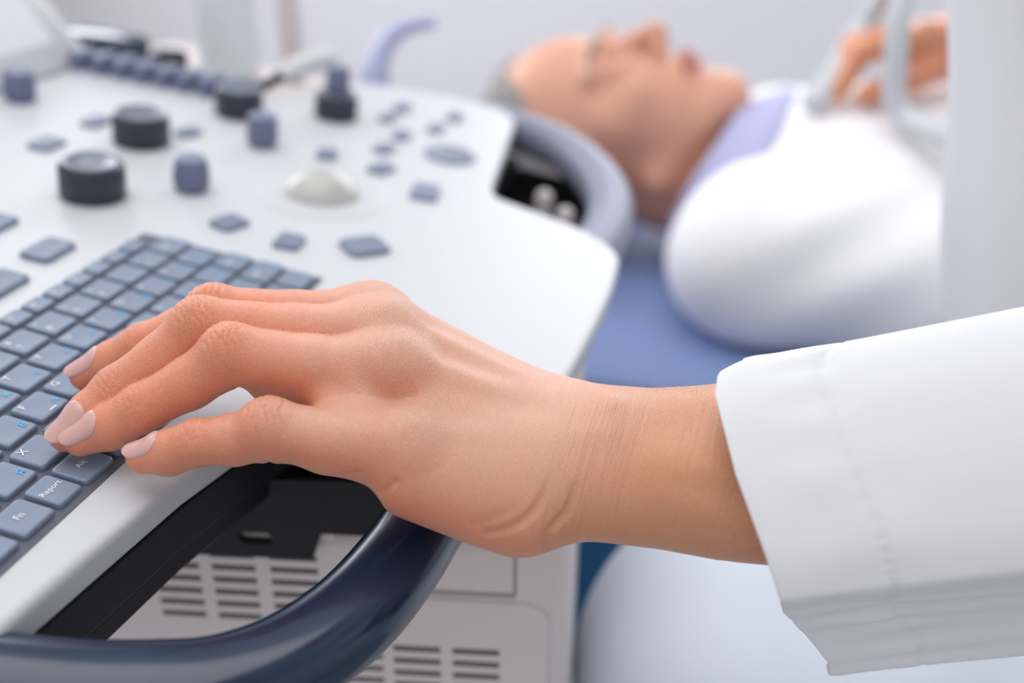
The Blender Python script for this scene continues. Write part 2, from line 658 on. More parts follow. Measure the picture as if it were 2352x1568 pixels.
# flat push buttons: (x, y, width along x, depth along y, turn)
BUT = [(133.4, 84.9, 19.5, 13.5, 0), (99, 82, 24, 14, 0), (143, 117, 17, 13, 0), (195.4, 40.3, 15, 12.5, -.30), (191.8, 10.1, 14.5, 12, .10), (205.1, -19.1, 20, 17, -.72),
       (230.7, 156.6, 17, 12, 0), (272.5, 158.0, 16.5, 10.5, 0), (286.9, 113.7, 14, 10, -.2), (301.3, 41.3, 15, 11, .3), (299.4, 10.3, 15.5, 11, -.2), (329, 20, 14.5, 10, 0), (356.8, 20.3, 15.5, 9.5, .15),
       (381.4, 38.2, 15.5, 9.5, 0), (406.1, 38.2, 16.5, 9.5, .1), (381.3, 8, 15, 9, 0), (410.9, 6, 17, 9.5, .1), (282, -20.2, 20, 14, .2)]
for i, (x, y, w, d, rz) in enumerate(BUT):
    b = MB()
    r = 2.6 if i != 5 else 4
    b.rings([rrect(w, d, r, 0), rrect(w, d, r, 1.3), rrect(w - .7, d - .7, r, 1.9), rrect(w - 2, d - 2, r, 2.15), rrect(w - 6, d - 6, r * .6, 1.95)])
    b.obj('control_button', M_BUT, MACH, pmat(x, y, -2, rz), sharp=55)
b = MB()                                        # the round rocker near the far corner
lathe(b, [(14.5, -.1), (14.5, .8), (13.4, 1.6), (11.5, 1.9), (10.5, 1.5), (.05, 2.6)], 48)
b.obj('rocker_button', M_BUT, MACH, pmat(343.7, -13.2, -2))

# gain sliders
for i in range(8):
    y = 219.5 - 13.4 * i
    b = MB()
    b.rings([rrect(20, 8.6, 1.5, 0), rrect(20, 8.6, 1.5, 6.5), rrect(18, 8.2, 1.5, 9.5), rrect(17.6, 8.0, 1.5, 9.8)])
    b.rings([rrect(17.8, 8.1, 1.5, 9.7), rrect(17, 7.6, 1.5, 10.6), rrect(15, 6.4, 1.4, 10.9)], mi=1)  # lighter material on top paints in the light the caps reflect
    o = b.obj('slider_knob', [M_POT, M_BUT], MACH, pmat(352 + .75 * i, y, -2), sharp=50)

# front handle: a D-shaped bar in front of the keyboard
SE = []
for k in range(28):
    a = 2 * math.pi * k / 28
    c, s_ = math.cos(a), math.sin(a)
    SE.append((math.copysign(abs(c) ** .80, c), math.copysign(abs(s_) ** .80, s_)))
pth = crom([(-50, 0), (-46.5, -24), (-40.5, -46), (-34, -62), (-26, -76.5), (-12, -88.5), (8, -96.5), (32, -100.5), (62, -102), (100, -104), (130, -106)], 8)
b = MB()
tube(b, [(x * .001, y * .001, -.0135) for x, y in pth], (.0125, .0108), sect=SE)
o = b.obj('front_handle', M_NAVY, MACH, PM, sharp=0)
o['label'] = 'glossy navy front handle bar'
pth = crom([(452, 6), (453, -18), (446, -42), (430, -64), (404, -84), (372, -99), (338, -107), (300, -109), (270, -107)], 8)
b = MB()
tube(b, [(x * .001, y * .001, -.0145) for x, y in pth], (.0125, .0125), sect=SE)
o = b.obj('side_grip', M_GRIP, MACH, PM, sharp=0)
o['label'] = 'pale grey grip at the far corner of the panel'
b = MB()
b.box(.296, .446, -.100, -.020, -.060, -.052)
b.box(.296, .446, -.030, -.022, -.060, -.030)
b.box(.440, .446, -.100, -.020, -.060, -.034)
b.obj('cable_tray', M_BRACKET, MACH, PM, False)
for x, y in ((376, -63), (357, -80)):
    b = MB()
    lathe(b, [(5.2, -53), (5.2, -26), (4.6, -23), (2.5, -21.3), (.05, -21)], 20)
    b.obj('hook_peg', M_BEIGE, MACH, pmat(x, y))

M_SEAM = mat('seam_grey', (.30, .28, .275), .6)
# cart below, turned a little against the panel
CX = Vector((.19611614, -.98058068, 0))
CY = Vector((.98058068, .19611614, 0))
CMX = Matrix(((CX.x, CY.x, 0, .08187), (CX.y, CY.y, 0, -.03274), (0, 0, 1, H), (0, 0, 0, 1)))
body = fillet([(-270, 0, 10), (103, 0, 14), (107.5, 60, 0), (109, 170, 0), (100, 330, 20), (-270, 330, 10)], 5)
b = MB()
prism(b, body, -700, -64)
o = b.obj('cart_body', M_BEIGE, MACH, CMX, sharp=50)
bevel(o, .006, 3, 55)
# raised access panel with rounded corner, slots and seams
b = MB()
b.rings([[(x * .001, -y * .001, z * .001) for x, z in fillet([(97 - i, -690, 4), (97 - i, -91 - i, 12), (36, -91 - i, 2), (36, -690, 4)], 6)] for i, y in ((0, -.5), (.4, .9), (1.4, 1.3))], cap0=False)
b.obj('access_panel', M_BEIGE, MACH, CMX, sharp=50)
for (xa, xb), zs in (((-26.6, -10.4), [-76 - 5.7 * i for i in range(6)]), ((-4.8, 12.8), [-76 - 5.7 * i for i in range(6)]), ((-48, -31.5), [-76 - 5.7 * i for i in range(6)]),
                     ((39, 56.8), [-115 - 6 * i for i in range(9)]), ((61.5, 79), [-115 - 6 * i for i in range(9)]), ((16, 34.5), [-115 - 6 * i for i in range(9)])):
    b = MB()
    pr = 1.55 if xa > 35 else .15
    for z in zs:
        b.box(xa * .001, xb * .001, -pr * .001, .003, (z - 1.25) * .001, (z + 1.25) * .001)
    b.obj('vent_slots', M_VENT, MACH, CMX, False)
b = MB()
b.box(.030, .0845, -.0003, .004, -.0895, -.0875)
b.box(.0840, .0852, -.0003, .004, -.0885, -.0655)
b.obj('panel_seam', M_SEAM, MACH, CMX, False)
b = MB()
b.box(-.055, .020, -.0015, .02, -.066, -.050)
b.obj('cart_shoulder', M_BEIGE, MACH, CMX, False)
b = MB()                                         # bracket plate with an oblong slot
pl = [(-60, -71.5), (13.0, -71.5), (17, -60), (60, -60), (60, -38), (-60, -38)]
sl = fillet([(-12.6, -60.8, 2.4), (-12.6, -65.6, 2.4), (-.6, -65.6, 2.4), (-.6, -60.8, 2.4)], 5)
bm = bmesh.new()
vo = [bm.verts.new((x * .001, -.006, z * .001)) for x, z in pl]
vi = [bm.verts.new((x * .001, -.006, z * .001)) for x, z in sl]
eo = [bm.edges.new((vo[i], vo[(i + 1) % len(vo)])) for i in range(len(vo))]
ei = [bm.edges.new((vi[i], vi[(i + 1) % len(vi)])) for i in range(len(vi))]
bmesh.ops.triangle_fill(bm, use_beauty=True, edges=eo + ei)
r_ = bmesh.ops.extrude_face_region(bm, geom=list(bm.faces))
bmesh.ops.translate(bm, vec=(0, .0035, 0), verts=[g for g in r_['geom'] if isinstance(g, bmesh.types.BMVert)])
bmesh.ops.recalc_face_normals(bm, faces=list(bm.faces))
me = bpy.data.meshes.new('bracket_plate')
bm.to_mesh(me)
bm.free()
me.materials.append(M_BRACKET)
o = bpy.data.objects.new('bracket_plate', me)
COL.objects.link(o)
put(o, CMX, MACH)
o['label'] = 'black bracket plate with an oblong slot'
b = MB()
b.box(-.12, .075, .02, .26, -.070, -.036)
b.box(-.04, .03, .05, .20, -.040, -.010)
b.obj('swivel_neck', M_BRACKET, MACH, CMX, False)
for sx in (-.24, .07):
    for sy in (.03, .30):
        b = MB()
        b.box(sx - .02, sx + .02, sy - .015, sy + .015, -.80, -.69)
        b.obj('castor', M_BLACK, MACH, CMX, False)

# touch screen that leans back behind the panel
# ------------------------------------------------------------------ examination bed
BED = thing('exam_bed', 'periwinkle blue examination bed with teal base behind the machine', 'bed', (.80, -.50, 0))
b = MB()
b.rings([[(x * .001, y * .001, z * .001) for x, y in fillet([(482 + i, 330 - i, 30), (482 + i, -1500 + i, 30), (1130 - i, -1500 + i, 30), (1130 - i, 330 - i, 30)], 5)]
         for z, i in ((505, 8), (515, 0), (572, 0), (585, 4), (591, 14))])
b.obj('mattress', M_BED, BED, sharp=60)
b = MB()
b.box(.474, 1.12, -1.49, .32, .30, .504)
o = b.obj('bed_frame', M_TEAL, BED, sharp=30)
bevel(o, .01, 3)
for x in (.56, 1.04):
    for y in (.20, -1.38):
        b = MB()
        lathe(b, [(28, 0), (28, 20), (22, 24), (22, 305)], 20)
        b.obj('leg', M_WHITE, BED, Matrix.Translation((x, y, 0)))
b = MB()                                         # lavender bow rising beside the head end
pth = crom([(470, 110, 520), (486, 111, 640), (530, 113, 735), (549, 115, 780), (557, 115, 796), (567, 110, 811), (576, 98, 820), (583, 77, 824)], 6)
rr_ = np.interp(np.linspace(0, 1, len(pth)), [0, .5, .75, 1], [11.5, 11, 8, 4.5])
tube(b, [p * .001 for p in pth], [(r * .001, r * .0009) for r in rr_], 16)
o = b.obj('head_bow', M_LAV, BED, sharp=0)
o['label'] = 'pale lavender curved bow at the head of the bed'

M_PILL = mat('blue_pillow_cover', (.18, .25, .50), .75, bump=.3, bscale=600)
pv, pf = [], []
NP_, MP_ = 28, 20
for k in (0, 1):
    for i in range(NP_ + 1):
        for j in range(MP_ + 1):
            u, v = -1 + 2 * i / NP_, -1 + 2 * j / MP_
            e = (max(0, 1 - u ** 6) * max(0, 1 - v ** 6)) ** .45
            dent = 1 - .35 * math.exp(-((u / .55) ** 2 + ((v + .1) / .8) ** 2))
            pv.append((.745 + .143 * u * (1 - .04 * v * v), .065 + .115 * v * (1 - .05 * u * u), .5985 + (.036 * e * dent if k else -.006 * e)))
K = (NP_ + 1) * (MP_ + 1)
for k in (0, 1):
    for i in range(NP_):
        for j in range(MP_):
            q = [k * K + i * (MP_ + 1) + j, k * K + (i + 1) * (MP_ + 1) + j, k * K + (i + 1) * (MP_ + 1) + j + 1, k * K + i * (MP_ + 1) + j + 1]
            pf.append(q if k else q[::-1])
o = mesh_obj('pillow', pv, pf, M_PILL)
tag(o, 'blue pillow under the head of the reclining patient', 'pillow')
# ------------------------------------------------------------------ the operator (seated, left hand on the keyboard)
DOC = thing('person', 'seated person in a white coat and white trousers, left hand resting on the keyboard', 'person', (.30, -.40, 0))

# joints of the left hand in panel millimetres: MCP, PIP, DIP, tip
JT = {'I': [(80.5, -69.5, 35.6), (65.1, -25.2, 31.8), (58.5, -4.7, 18.6), (51.4, 11.2, 7.4)],
      'M': [(69.8, -77.5, 37.0), (54.3, -26.9, 33.0), (37.2, -9.6, 16.0), (24.0, -1.6, 5.8)],
      'R': [(56.8, -85.5, 34.4), (45.7, -41.2, 32.2), (32.0, -21.3, 16.7), (23.0, -7.0, 6.6)],
      'P': [(37.6, -97.9, 24.6), (28.7, -61.9, 23.0), (23.8, -43.1, 16.6), (20.0, -28.4, 9.3)]}
CMC = {'I': (79.5, -130.0, 19.0), 'M': (69.0, -132.0, 21.5), 'R': (58.8, -133.2, 20.8), 'P': (49.5, -133.8, 19.5)}
RAD = {'I': (9.6, 8.6, 8.7, 7.5, 7.0, 6.8, 4.9), 'M': (9.8, 8.8, 8.9, 7.6, 7.0, 6.8, 4.9),
       'R': (9.6, 8.5, 8.8, 7.3, 6.8, 6.6, 4.8), 'P': (9.0, 8.1, 8.3, 6.9, 6.4, 6.2, 4.6)}
NP = unit((-.06, -.27, .96))                     # back-of-hand direction
FING = {}
for k, J in JT.items():
    J = [np.array(j, float) for j in J]
    pts, nor = [], []
    ax = [unit(J[i + 1] - J[i]) for i in range(3)]
    side = unit(np.cross(ax[0], ax[2])) if k != 'P' else unit(np.cross(ax[0], NP))
    side = unit(np.cross(ax[1], NP))
    dn = [unit(np.cross(side, a)) for a in ax]
    dn = [d if d @ NP > 0 else -d for d in dn]
    P_ = [J[0], J[0] * .5 + J[1] * .5 - dn[0] * .6, J[1] + (dn[0] + dn[1]) * .25, J[1] * .5 + J[2] * .5 - dn[1] * .9, J[2], J[2] * .45 + J[3] * .55 - dn[2] * .7, J[3]]
    FING[k] = dict(J=J, P=P_, ax=ax, dn=dn, side=side, r=RAD[k])

FA = np.array([(54.0, -102, 17.5), (56.9, -120, 17.0), (58.8, -133.1, 18.4), (60.7, -144.1, 19.6), (63.3, -157.6, 20.9), (66.2, -170.8, 22.8), (68.6, -186.2, 25.7), (69.7, -193.2, 27.4),
               (75.4, -233.0, 36.6), (78.3, -259.8, 43.5), (82, -300, 54)])
FAR = np.array([22.0, 24.5, 25.2, 25.6, 25.7, 27.0, 29.6, 30.6, 34, 36.5, 39])      # half width towards the thumb side
FAT = np.array([13.5, 17.0, 18.0, 18.6, 18.6, 19.6, 21.3, 22.0, 25, 27, 30])        # half thickness
WR = [FA[4], FA[5]]
RADIAL = unit((.86, .10, .20))                   # thumb side of the wrist
RAD2 = unit((.966, 0, .258))
NP2 = unit((-.258, 0, .966))
THUMB = [np.array(p, float) for p in ((84, -128, 10), (98, -103, 6), (101, -76, 7), (95, -53, 8.5))]

CREASES = []                                     # (polyline, depth, width) folds of skin, filled below
HOLLOW = [((53.9, -123.8, 37.5), (6, 12, 6), 1.2), ((42.0, -97.0, 36), (5, 10, 6), .35), ((60, -97, 46), (4, 10, 6), .9), ((72, -92, 47), (4, 10, 6), .8),
          ((40, -181, 33), (9, 14, 3.5), .9)]
CREASES = [([(38.5, -145.2, 28.0), (37.6, -145.2, 25.8), (35.9, -145.4, 22.7), (34.4, -144.8, 19.6), (32.6, -142.8, 16.5), (31.5, -141.4, 14.0), (31.6, -141.5, 11.3), (33.5, -141.8, 5)], 2.0, .95),
           ([(37.4, -138.2, 27.9), (34.3, -138.1, 24.3), (31.7, -137.1, 20.7), (29.5, -135.0, 17.3), (27.8, -131.1, 14.2), (26.9, -126.2, 11.7)], 1.15, 1.15),
           ([(31.5, -133.8, 21.9), (28.2, -128.7, 17.5), (26.3, -122.5, 13.8)], .35, 1.8),
           ([(24.8, -95.0, 15.5), (24.2, -97.7, 18.3), (24.1, -100.3, 22.2)], .55, 1.0),
           ([(27.0, -83.5, 15.0), (26.6, -85.2, 17.7), (25.9, -89.3, 20.5)], .5, 1.0),
           ([(33.5, -148.5, 14.5), (32.5, -149.5, 8.0)], .35, 1.2)]


def finger_sdf(P, k):
    f = FING[k]
    g = None
    for i in range(6):
        q = cap(P, f['P'][i], f['P'][i + 1], f['r'][i], f['r'][i + 1])
        g = q if g is None else smin(g, q, 2.2)
    return g


HPATH = [(-26, -76.5), (-12, -88.5), (8, -96.5), (32, -100.5), (62, -102), (100, -104)]


def hand_sdf(P):
    P = P.astype(np.float32)
    d = None
    # metacarpus
    for k in 'IMRP':
        c, m = np.array(CMC[k]), FING[k]['J'][0] - NP * 1.6
        q = cap(P, c - NP * 1.0, m, 10.5 if k != 'P' else 10.0, 10.2 if k != 'P' else 9.2)
        d = q if d is None else smin(d, q, 9)
    # palm pads
    d = smin(d, cap(P, (41, -131, 11.0), (34, -103, 17), 12.5, 10.5), 9)
    d = smin(d, cap(P, (74, -130, 9), (70, -90, 22), 12, 11), 10)
    d = smin(d, cap(P, THUMB[0], THUMB[1], 13, 11), 10)
    # wrist and forearm: swept oval
    y = -P[:, 1]
    ys = -FA[:, 1]
    cx, cz = np.interp(y, ys, FA[:, 0]), np.interp(y, ys, FA[:, 2])
    ra, rb = np.interp(y, ys, FAR), np.interp(y, ys, FAT)
    q = np.stack([P[:, 0] - cx, np.zeros_like(cx), P[:, 2] - cz], 1)
    u, v = q @ RAD2, q @ NP2
    k0 = np.sqrt((u / ra) ** 2 + (v / rb) ** 2) + 1e-6
    k1 = np.sqrt((u / ra ** 2) ** 2 + (v / rb ** 2) ** 2) + 1e-9
    fa = k0 * (k0 - 1) / k1
    fa = np.maximum(fa, np.maximum(103 - y, y - 262))
    d = smin(d, fa, 11)
    # ulna head, a soft bump on the little-finger side
    d = smin(d, ell(P, FA[5] - RADIAL * 14 + NP * 9, (9, 11, 8)), 9)
    # extensor tendons on the back of the hand
    for k, h in (('I', 8.4), ('M', 8.9), ('R', 8.5), ('P', 6.8)):
        m = FING[k]['J'][0] + NP * (h - 1.0)
        c = np.array(CMC[k]) + NP * (h + .1)
        w = FA[3] + NP * 15.0 + RADIAL * {'I': 5, 'M': 3, 'R': 0, 'P': -6}[k]
        d = smin(d, cap(P, m, c, 2.0, 1.4), 5.5)
        d = smin(d, cap(P, c, w, 1.4, .8), 7)
        d = smin(d, ell(P, FING[k]['J'][0] + NP * (3.6 if k != 'P' else 1.5), (8.0, 8.5, 6.0)), 7)
    for c, r, amp in HOLLOW:
        d = d + amp * np.exp(-(((P - np.array(c, np.float32)) / np.array(r, np.float32)) ** 2).sum(1))
    out = None
    for k in 'IMRP':
        f = FING[k]
        g = None
        for i in range(6):
            q = cap(P, f['P'][i], f['P'][i + 1], f['r'][i], f['r'][i + 1])
            g = q if g is None else smin(g, q, 2.2)
        # flesh under the first phalanx, knuckle pad over the middle joint
        j0, j1 = f['J'][0], f['J'][1]
        fl = 4.2 if k != 'P' else 3.0
        g = smin(g, cap(P, j0 - f['dn'][0] * 3, j0 * .42 + j1 * .58 - f['dn'][0] * fl, f['r'][1] * .98, f['r'][1] * .93), 4)
        if k == 'R':
            g = smin(g, cap(P, j0 - f['dn'][0] * 7, j0 * .24 + j1 * .76 - f['dn'][0] * 8.6, 8.6, 7.4), 4)
        g = smin(g, ell(P, f['J'][1] + (f['dn'][0] + f['dn'][1]) * 1.7, (6.4, 6.4, 6.4)), 4)
        # transverse creases on the knuckles
        for j, amp, ts in ((1, .66, (-4.6, -2.6, -.9, .8, 2.3, 4.4)), (2, .34, (-2.2, -.7, .9, 2.4))):
            q = P - f['J'][j].astype(np.float32)
            a = unit(f['ax'][j - 1] + f['ax'][j]).astype(np.float32)
            n = unit(f['dn'][j - 1] + f['dn'][j]).astype(np.float32)
            u, v, w_ = q @ a, q @ n, q @ f['side'].astype(np.float32)
            mk = np.clip((v - 1.5) / 4, 0, 1) * np.exp(-(w_ / 6.5) ** 2)
            wob = .35 * np.sin(w_ * 1.1 + j) + .05 * w_ * w_ * .35
            for i, t in enumerate(ts):
                g = g + amp * (1 - .12 * abs(i - 2)) * mk * np.exp(-((u - t - np.sign(t) * wob) / .40) ** 2)
        # skin folds under the joints
        for j in (1, 2):
            q = P - f['J'][j].astype(np.float32)
            a = unit(f['ax'][j - 1] + f['ax'][j]).astype(np.float32)
            n = unit(f['dn'][j - 1] + f['dn'][j]).astype(np.float32)
            g = g + .5 * np.clip(-(q @ n) / 5, 0, 1) * np.exp(-((q @ a) / .9) ** 2) * (np.abs(q @ n) < 12)
        g = smin(d, g, 6.5)
        out = g if out is None else np.minimum(out, g)
    # webs between the fingers
    for a, b in (('I', 'M'), ('M', 'R'), ('R', 'P')):
        fa, fb = FING[a], FING[b]
        dd_, dp_, rw_ = (13, 3, 5.0) if b != 'P' else (11, 2.2, 7.2)
        p0 = fa['J'][0] + fa['ax'][0] * dd_ - fa['dn'][0] * dp_
        p1 = fb['J'][0] + fb['ax'][0] * dd_ - fb['dn'][0] * dp_
        out = smin(out, cap(P, p0, p1, rw_), 5)
        if b == 'P':
            out = smin(out, cap(P, fa['J'][0] + fa['ax'][0] * 22 - fa['dn'][0] * 6, fb['J'][0] + fb['ax'][0] * 14 - fb['dn'][0] * 1.5, 6.0), 4)
    # thumb, tucked under on the far side
    t = smin(cap(P, THUMB[1], THUMB[2], 10.5, 9), cap(P, THUMB[2], THUMB[3], 9, 6.5), 3)
    out = smin(out, t, 7)
    for line, dep, wid in CREASES:
        n_ = len(line) - 1
        best = np.zeros(len(P), np.float32)
        for i in range(n_):
            a_, b_ = np.array(line[i], np.float32), np.array(line[i + 1], np.float32)
            ab = b_ - a_
            t = np.clip(((P - a_) @ ab) / float(ab @ ab), 0, 1)
            e2 = ((P - a_ - t[:, None] * ab) ** 2).sum(1)
            u = (i + t) / n_
            best = np.maximum(best, np.exp(-e2 / (wid * wid)) * np.minimum(1, 1.9 * u * (1.25 - u * .35)))
        out = out + dep * best
    # the pads flatten where they rest on the keys and on the handle
    out = smax(out, np.where((P[:, 1] > -36) & (P[:, 2] < 6), .12 - P[:, 2], -50), .8)
    out = smax(out, -np.maximum(P[:, 2] + 1.4, 64 - P[:, 0]), 1.5)
    bar = None
    for i in range(len(HPATH) - 1):
        q = cap(P, (*HPATH[i], -13.5), (*HPATH[i + 1], -13.5), 12.9, 12.9)
        bar = q if bar is None else np.minimum(bar, q)
    return smax(out, -bar, 1.5)


HV, HF = iso_mesh(hand_sdf, (8, -256, -16), (118, 24, 66), .62)


# ---- rest of the body, mostly inside the clothes (world millimetres)
def head_sdf(Q):
    """Q: right, front, crown from the middle of the head"""
    d = ell(Q, (0, -8, 36), (76, 95, 84))
    d = smin(d, ell(Q, (0, 38, -28), (58, 56, 80)), 18)
    d = smin(d, cap(Q, (0, 72, -90), (0, 70, -84), 21), 14)
    for s in (-1, 1):
        d = smin(d, cap(Q, (s * 50, 2, -58), (s * 12, 68, -92), 17, 18), 16)
        d = smin(d, cap(Q, (s * 52, 40, -6), (s * 38, 66, -18), 18, 16), 16)
        d = smin(d, cap(Q, (s * 14, 90, 24), (s * 44, 74, 22), 9, 8), 10)
        d = smax(d, -ell(Q, (s * 32, 97, 4), (17, 15, 11)), 8)
        d = smin(d, ell(Q, (s * 32, 77, 3), (13.5, 12.5, 12.0)), 2)
        d = smin(d, cap(Q, (s * 46, 76, 4), (s * 20, 84, 3), 1.6), 2)
        d = smin(d, ell(Q, (s * 11, 99, -25), (8, 9, 7)), 5)
        d = smin(d, ell(Q, (s * 79, -8, -4), (6, 17, 31)), 5)
    d = smin(d, cap(Q, (0, 88, 12), (0, 112, -18), 7.5, 9.5), 7)
    d = smin(d, cap(Q, (-19, 87, -51), (0, 96, -49), 4, 6), 4)
    d = smin(d, cap(Q, (0, 96, -49), (19, 87, -51), 6, 4), 4)
    d = smin(d, cap(Q, (-15, 87, -60), (15, 87, -60), 6.5), 4)
    d = d + 2.2 * np.exp(-((Q[:, 2] + 55) / 2.0) ** 2) * (Q[:, 1] > 60) * np.exp(-(Q[:, 0] / 22) ** 2)
    return d


HEADC = np.array((300, -372, 1425), np.float32)


def rest_sdf(P):
    P = P.astype(np.float32)
    S_L, S_R = (130, -400, 1130), (480, -400, 1130)
    d = cap(P, (305, -430, 640), (305, -395, 1020), 118, 122, ((0, 1, 0), 1.15))
    d = smin(d, cap(P, (200, -398, 1075), (410, -398, 1075), 82), 50)
    d = smin(d, cap(P, (305, -395, 1120), (302, -385, 1330), 60, 54), 40)
    q = P - HEADC
    d = smin(d, np.where(np.abs(q).max(1) < 190, head_sdf(q), 250), 20)
    d = smin(d, cap(P, S_L, (95, -420, 900), 56, 44), 25)
    d = smin(d, cap(P, (95, -420, 900), (84, -262, 802), 44, 28), 20)
    d = smin(d, cap(P, S_R, (640, -470, 930), 56, 44), 25)
    d = smin(d, cap(P, (640, -470, 930), (757, -318, 800), 42, 26), 20)
    return d


def rhand_sdf(P):
    P = P.astype(np.float32) + np.array((0, 20, 3), np.float32)
    d = cap(P, (700, -392, 865), (753, -308, 801), 31, 24)
    d = smin(d, cap(P, (753, -308, 801), (737, -268, 806), 24, 23, (unit((.3, .2, 1)), 1.35)), 14)
    kn = [(741, -252, 796), (732, -250, 806), (722, -251, 809), (713, -255, 808)]
    kn = [(752, -257, 797), (739, -252, 807), (726, -251, 811), (714, -256, 808)]
    for i, (k, m, t) in enumerate(zip(kn, [(742, -226, 796), (729, -217, 800), (716, -214, 802), (702, -220, 800)], [(722, -209, 776), (714, -203, 774), (706, -202, 772), (694, -206, 768)])):
        f = smin(cap(P, k, m, 11.5, 9.5), cap(P, m, t, 9.5, 7.2), 4)
        d = smin(d, f, 6) if i in (0, 3) else np.minimum(d, smin(d, f, 5))
    th = smin(cap(P, (735, -290, 790), (704, -262, 783), 15, 11), cap(P, (704, -262, 783), (690, -228, 770), 11, 8), 5)
    return smin(d, th, 8)


BV, BF = iso_mesh(rest_sdf, (20, -590, 600), (800, -220, 1580), 6.5, 1)
RV, RF = iso_mesh(rhand_sdf, (655, -440, 730), (790, -205, 880), 2.2, 1)
INV = np.array(PM.inverted())
toP = lambda V: (V * .001 @ INV[:3, :3].T + INV[:3, 3]) * 1000
AV = np.concatenate([HV, toP(BV), toP(RV)])
AF = np.concatenate([HF, BF + len(HV), RF + len(HV) + len(BV)])

M_SKIN = bpy.data.materials.new('skin')
M_SKIN.use_nodes = True
nt_ = M_SKIN.node_tree
bs = nt_.nodes['Principled BSDF']


def nd(t, **kw):
    n_ = nt_.nodes.new(t)
    for k_, v_ in kw.items():
        if k_.startswith('i_'):
            n_.inputs[k_[2:].replace('_', ' ')].default_value = v_
        else:
            setattr(n_, k_, v_)
    return n_


def math_(op, a, b_=None, clamp=False):
    n_ = nd('ShaderNodeMath', operation=op, use_clamp=clamp)
    for i_, x_ in enumerate((a, b_)):
        if x_ is None:
            continue
        if isinstance(x_, (int, float)):
            n_.inputs[i_].default_value = x_
        else:
            nt_.links.new(x_, n_.inputs[i_])
    return n_.outputs[0]


tc = nd('ShaderNodeTexCoord').outputs['Object']
A_ = {k_: nd('ShaderNodeAttribute', attribute_name=k_).outputs['Fac'] for k_ in ('flush', 'wrist', 'knuckle', 'fine', 'pale')}


def tex(kind, scale, vec=None, **kw):
    n_ = nd(kind, **kw)
    n_.inputs['Scale'].default_value = scale
    nt_.links.new(vec or tc, n_.inputs['Vector'])
    return n_


def mapping(sx, sy, sz, rz=0.):
    n_ = nd('ShaderNodeMapping')
    n_.inputs['Scale'].default_value = (sx, sy, sz)
    n_.inputs['Rotation'].default_value = (0, 0, rz)
    nt_.links.new(tc, n_.inputs['Vector'])
    return n_.outputs[0]


mott = tex('ShaderNodeTexNoise', 120)
mott.inputs['Detail'].default_value = 4
fleck = tex('ShaderNodeTexNoise', 1100)
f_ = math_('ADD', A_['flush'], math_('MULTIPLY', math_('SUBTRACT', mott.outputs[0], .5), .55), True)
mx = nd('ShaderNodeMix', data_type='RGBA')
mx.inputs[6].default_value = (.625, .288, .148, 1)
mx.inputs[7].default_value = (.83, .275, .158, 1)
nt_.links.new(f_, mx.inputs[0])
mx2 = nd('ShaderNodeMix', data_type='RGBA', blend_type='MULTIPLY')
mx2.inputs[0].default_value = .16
mx_sheen = nd('ShaderNodeMix', data_type='RGBA')
mx_sheen.inputs[7].default_value = (.76, .475, .36, 1)  # paler tint: the skin's specular sheen put into the base colour
nt_.links.new(math_('MULTIPLY', A_['pale'], .6), mx_sheen.inputs[0])
nt_.links.new(mx.outputs[2], mx_sheen.inputs[6])
nt_.links.new(mx_sheen.outputs[2], mx2.inputs[6])
rp = nd('ShaderNodeMapRange')
rp.inputs[1].default_value, rp.inputs[2].default_value, rp.inputs[3].default_value, rp.inputs[4].default_value = .3, .7, .7, 1.15
nt_.links.new(fleck.outputs[0], rp.inputs[0])
nt_.links.new(rp.outputs[0], mx2.inputs[7])
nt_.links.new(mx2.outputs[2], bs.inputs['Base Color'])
bs.inputs['Roughness'].default_value = .38
bs.inputs['Specular IOR Level'].default_value = .62
bs.inputs['Sheen Weight'].default_value = .12
bs.inputs['Sheen Roughness'].default_value = .45
bs.inputs['Subsurface Weight'].default_value = .22
bs.inputs['Subsurface Radius'].default_value = (.0060, .0020, .0009)
bs.inputs['Subsurface Scale'].default_value = 1.0
# skin relief: fine crackle everywhere, rings of creases round the wrist, coarser crackle on the knuckles
v1 = tex('ShaderNodeTexVoronoi', 1, mapping(1350, 2300, 1350, .35), feature='DISTANCE_TO_EDGE')
v2 = tex('ShaderNodeTexVoronoi', 1, mapping(800, 1700, 800, -.3), feature='DISTANCE_TO_EDGE')
c1 = math_('MINIMUM', v1.outputs['Distance'], .16)
c2 = math_('MINIMUM', v2.outputs['Distance'], .14)
wn_ = tex('ShaderNodeTexNoise', 1, mapping(70, 260, 70))
wn_.inputs['Detail'].default_value = 4
wv = tex('ShaderNodeTexNoise', 1, mapping(45, 900, 45, .08))
wv.inputs['Detail'].default_value = 3
wr_ = math_('MULTIPLY', math_('MULTIPLY', wv.outputs[0], 1.5), A_['wrist'])
nz = tex('ShaderNodeTexNoise', 2600)
hsum = math_('ADD', math_('MULTIPLY', c1, 1.0), math_('MULTIPLY', math_('MULTIPLY', c2, 1.9), math_('ADD', A_['knuckle'], .2)))
hsum = math_('ADD', hsum, wr_)
hsum = math_('ADD', hsum, math_('MULTIPLY', nz.outputs[0], .22))
bp = nd('ShaderNodeBump')
bp.inputs['Distance'].default_value = .00042
nt_.links.new(math_('MULTIPLY', A_['fine'], .8), bp.inputs['Strength'])
nt_.links.new(hsum, bp.inputs['Height'])
nt_.links.new(bp.outputs[0], bs.inputs['Normal'])
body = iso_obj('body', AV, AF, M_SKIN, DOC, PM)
body['label'] = 'bare skin of hand, wrist and forearm'


def attr(o, name, val):
    a = o.data.attributes.new(name, 'FLOAT', 'POINT')
    a.data.foreach_set('value', np.asarray(val, np.float32))


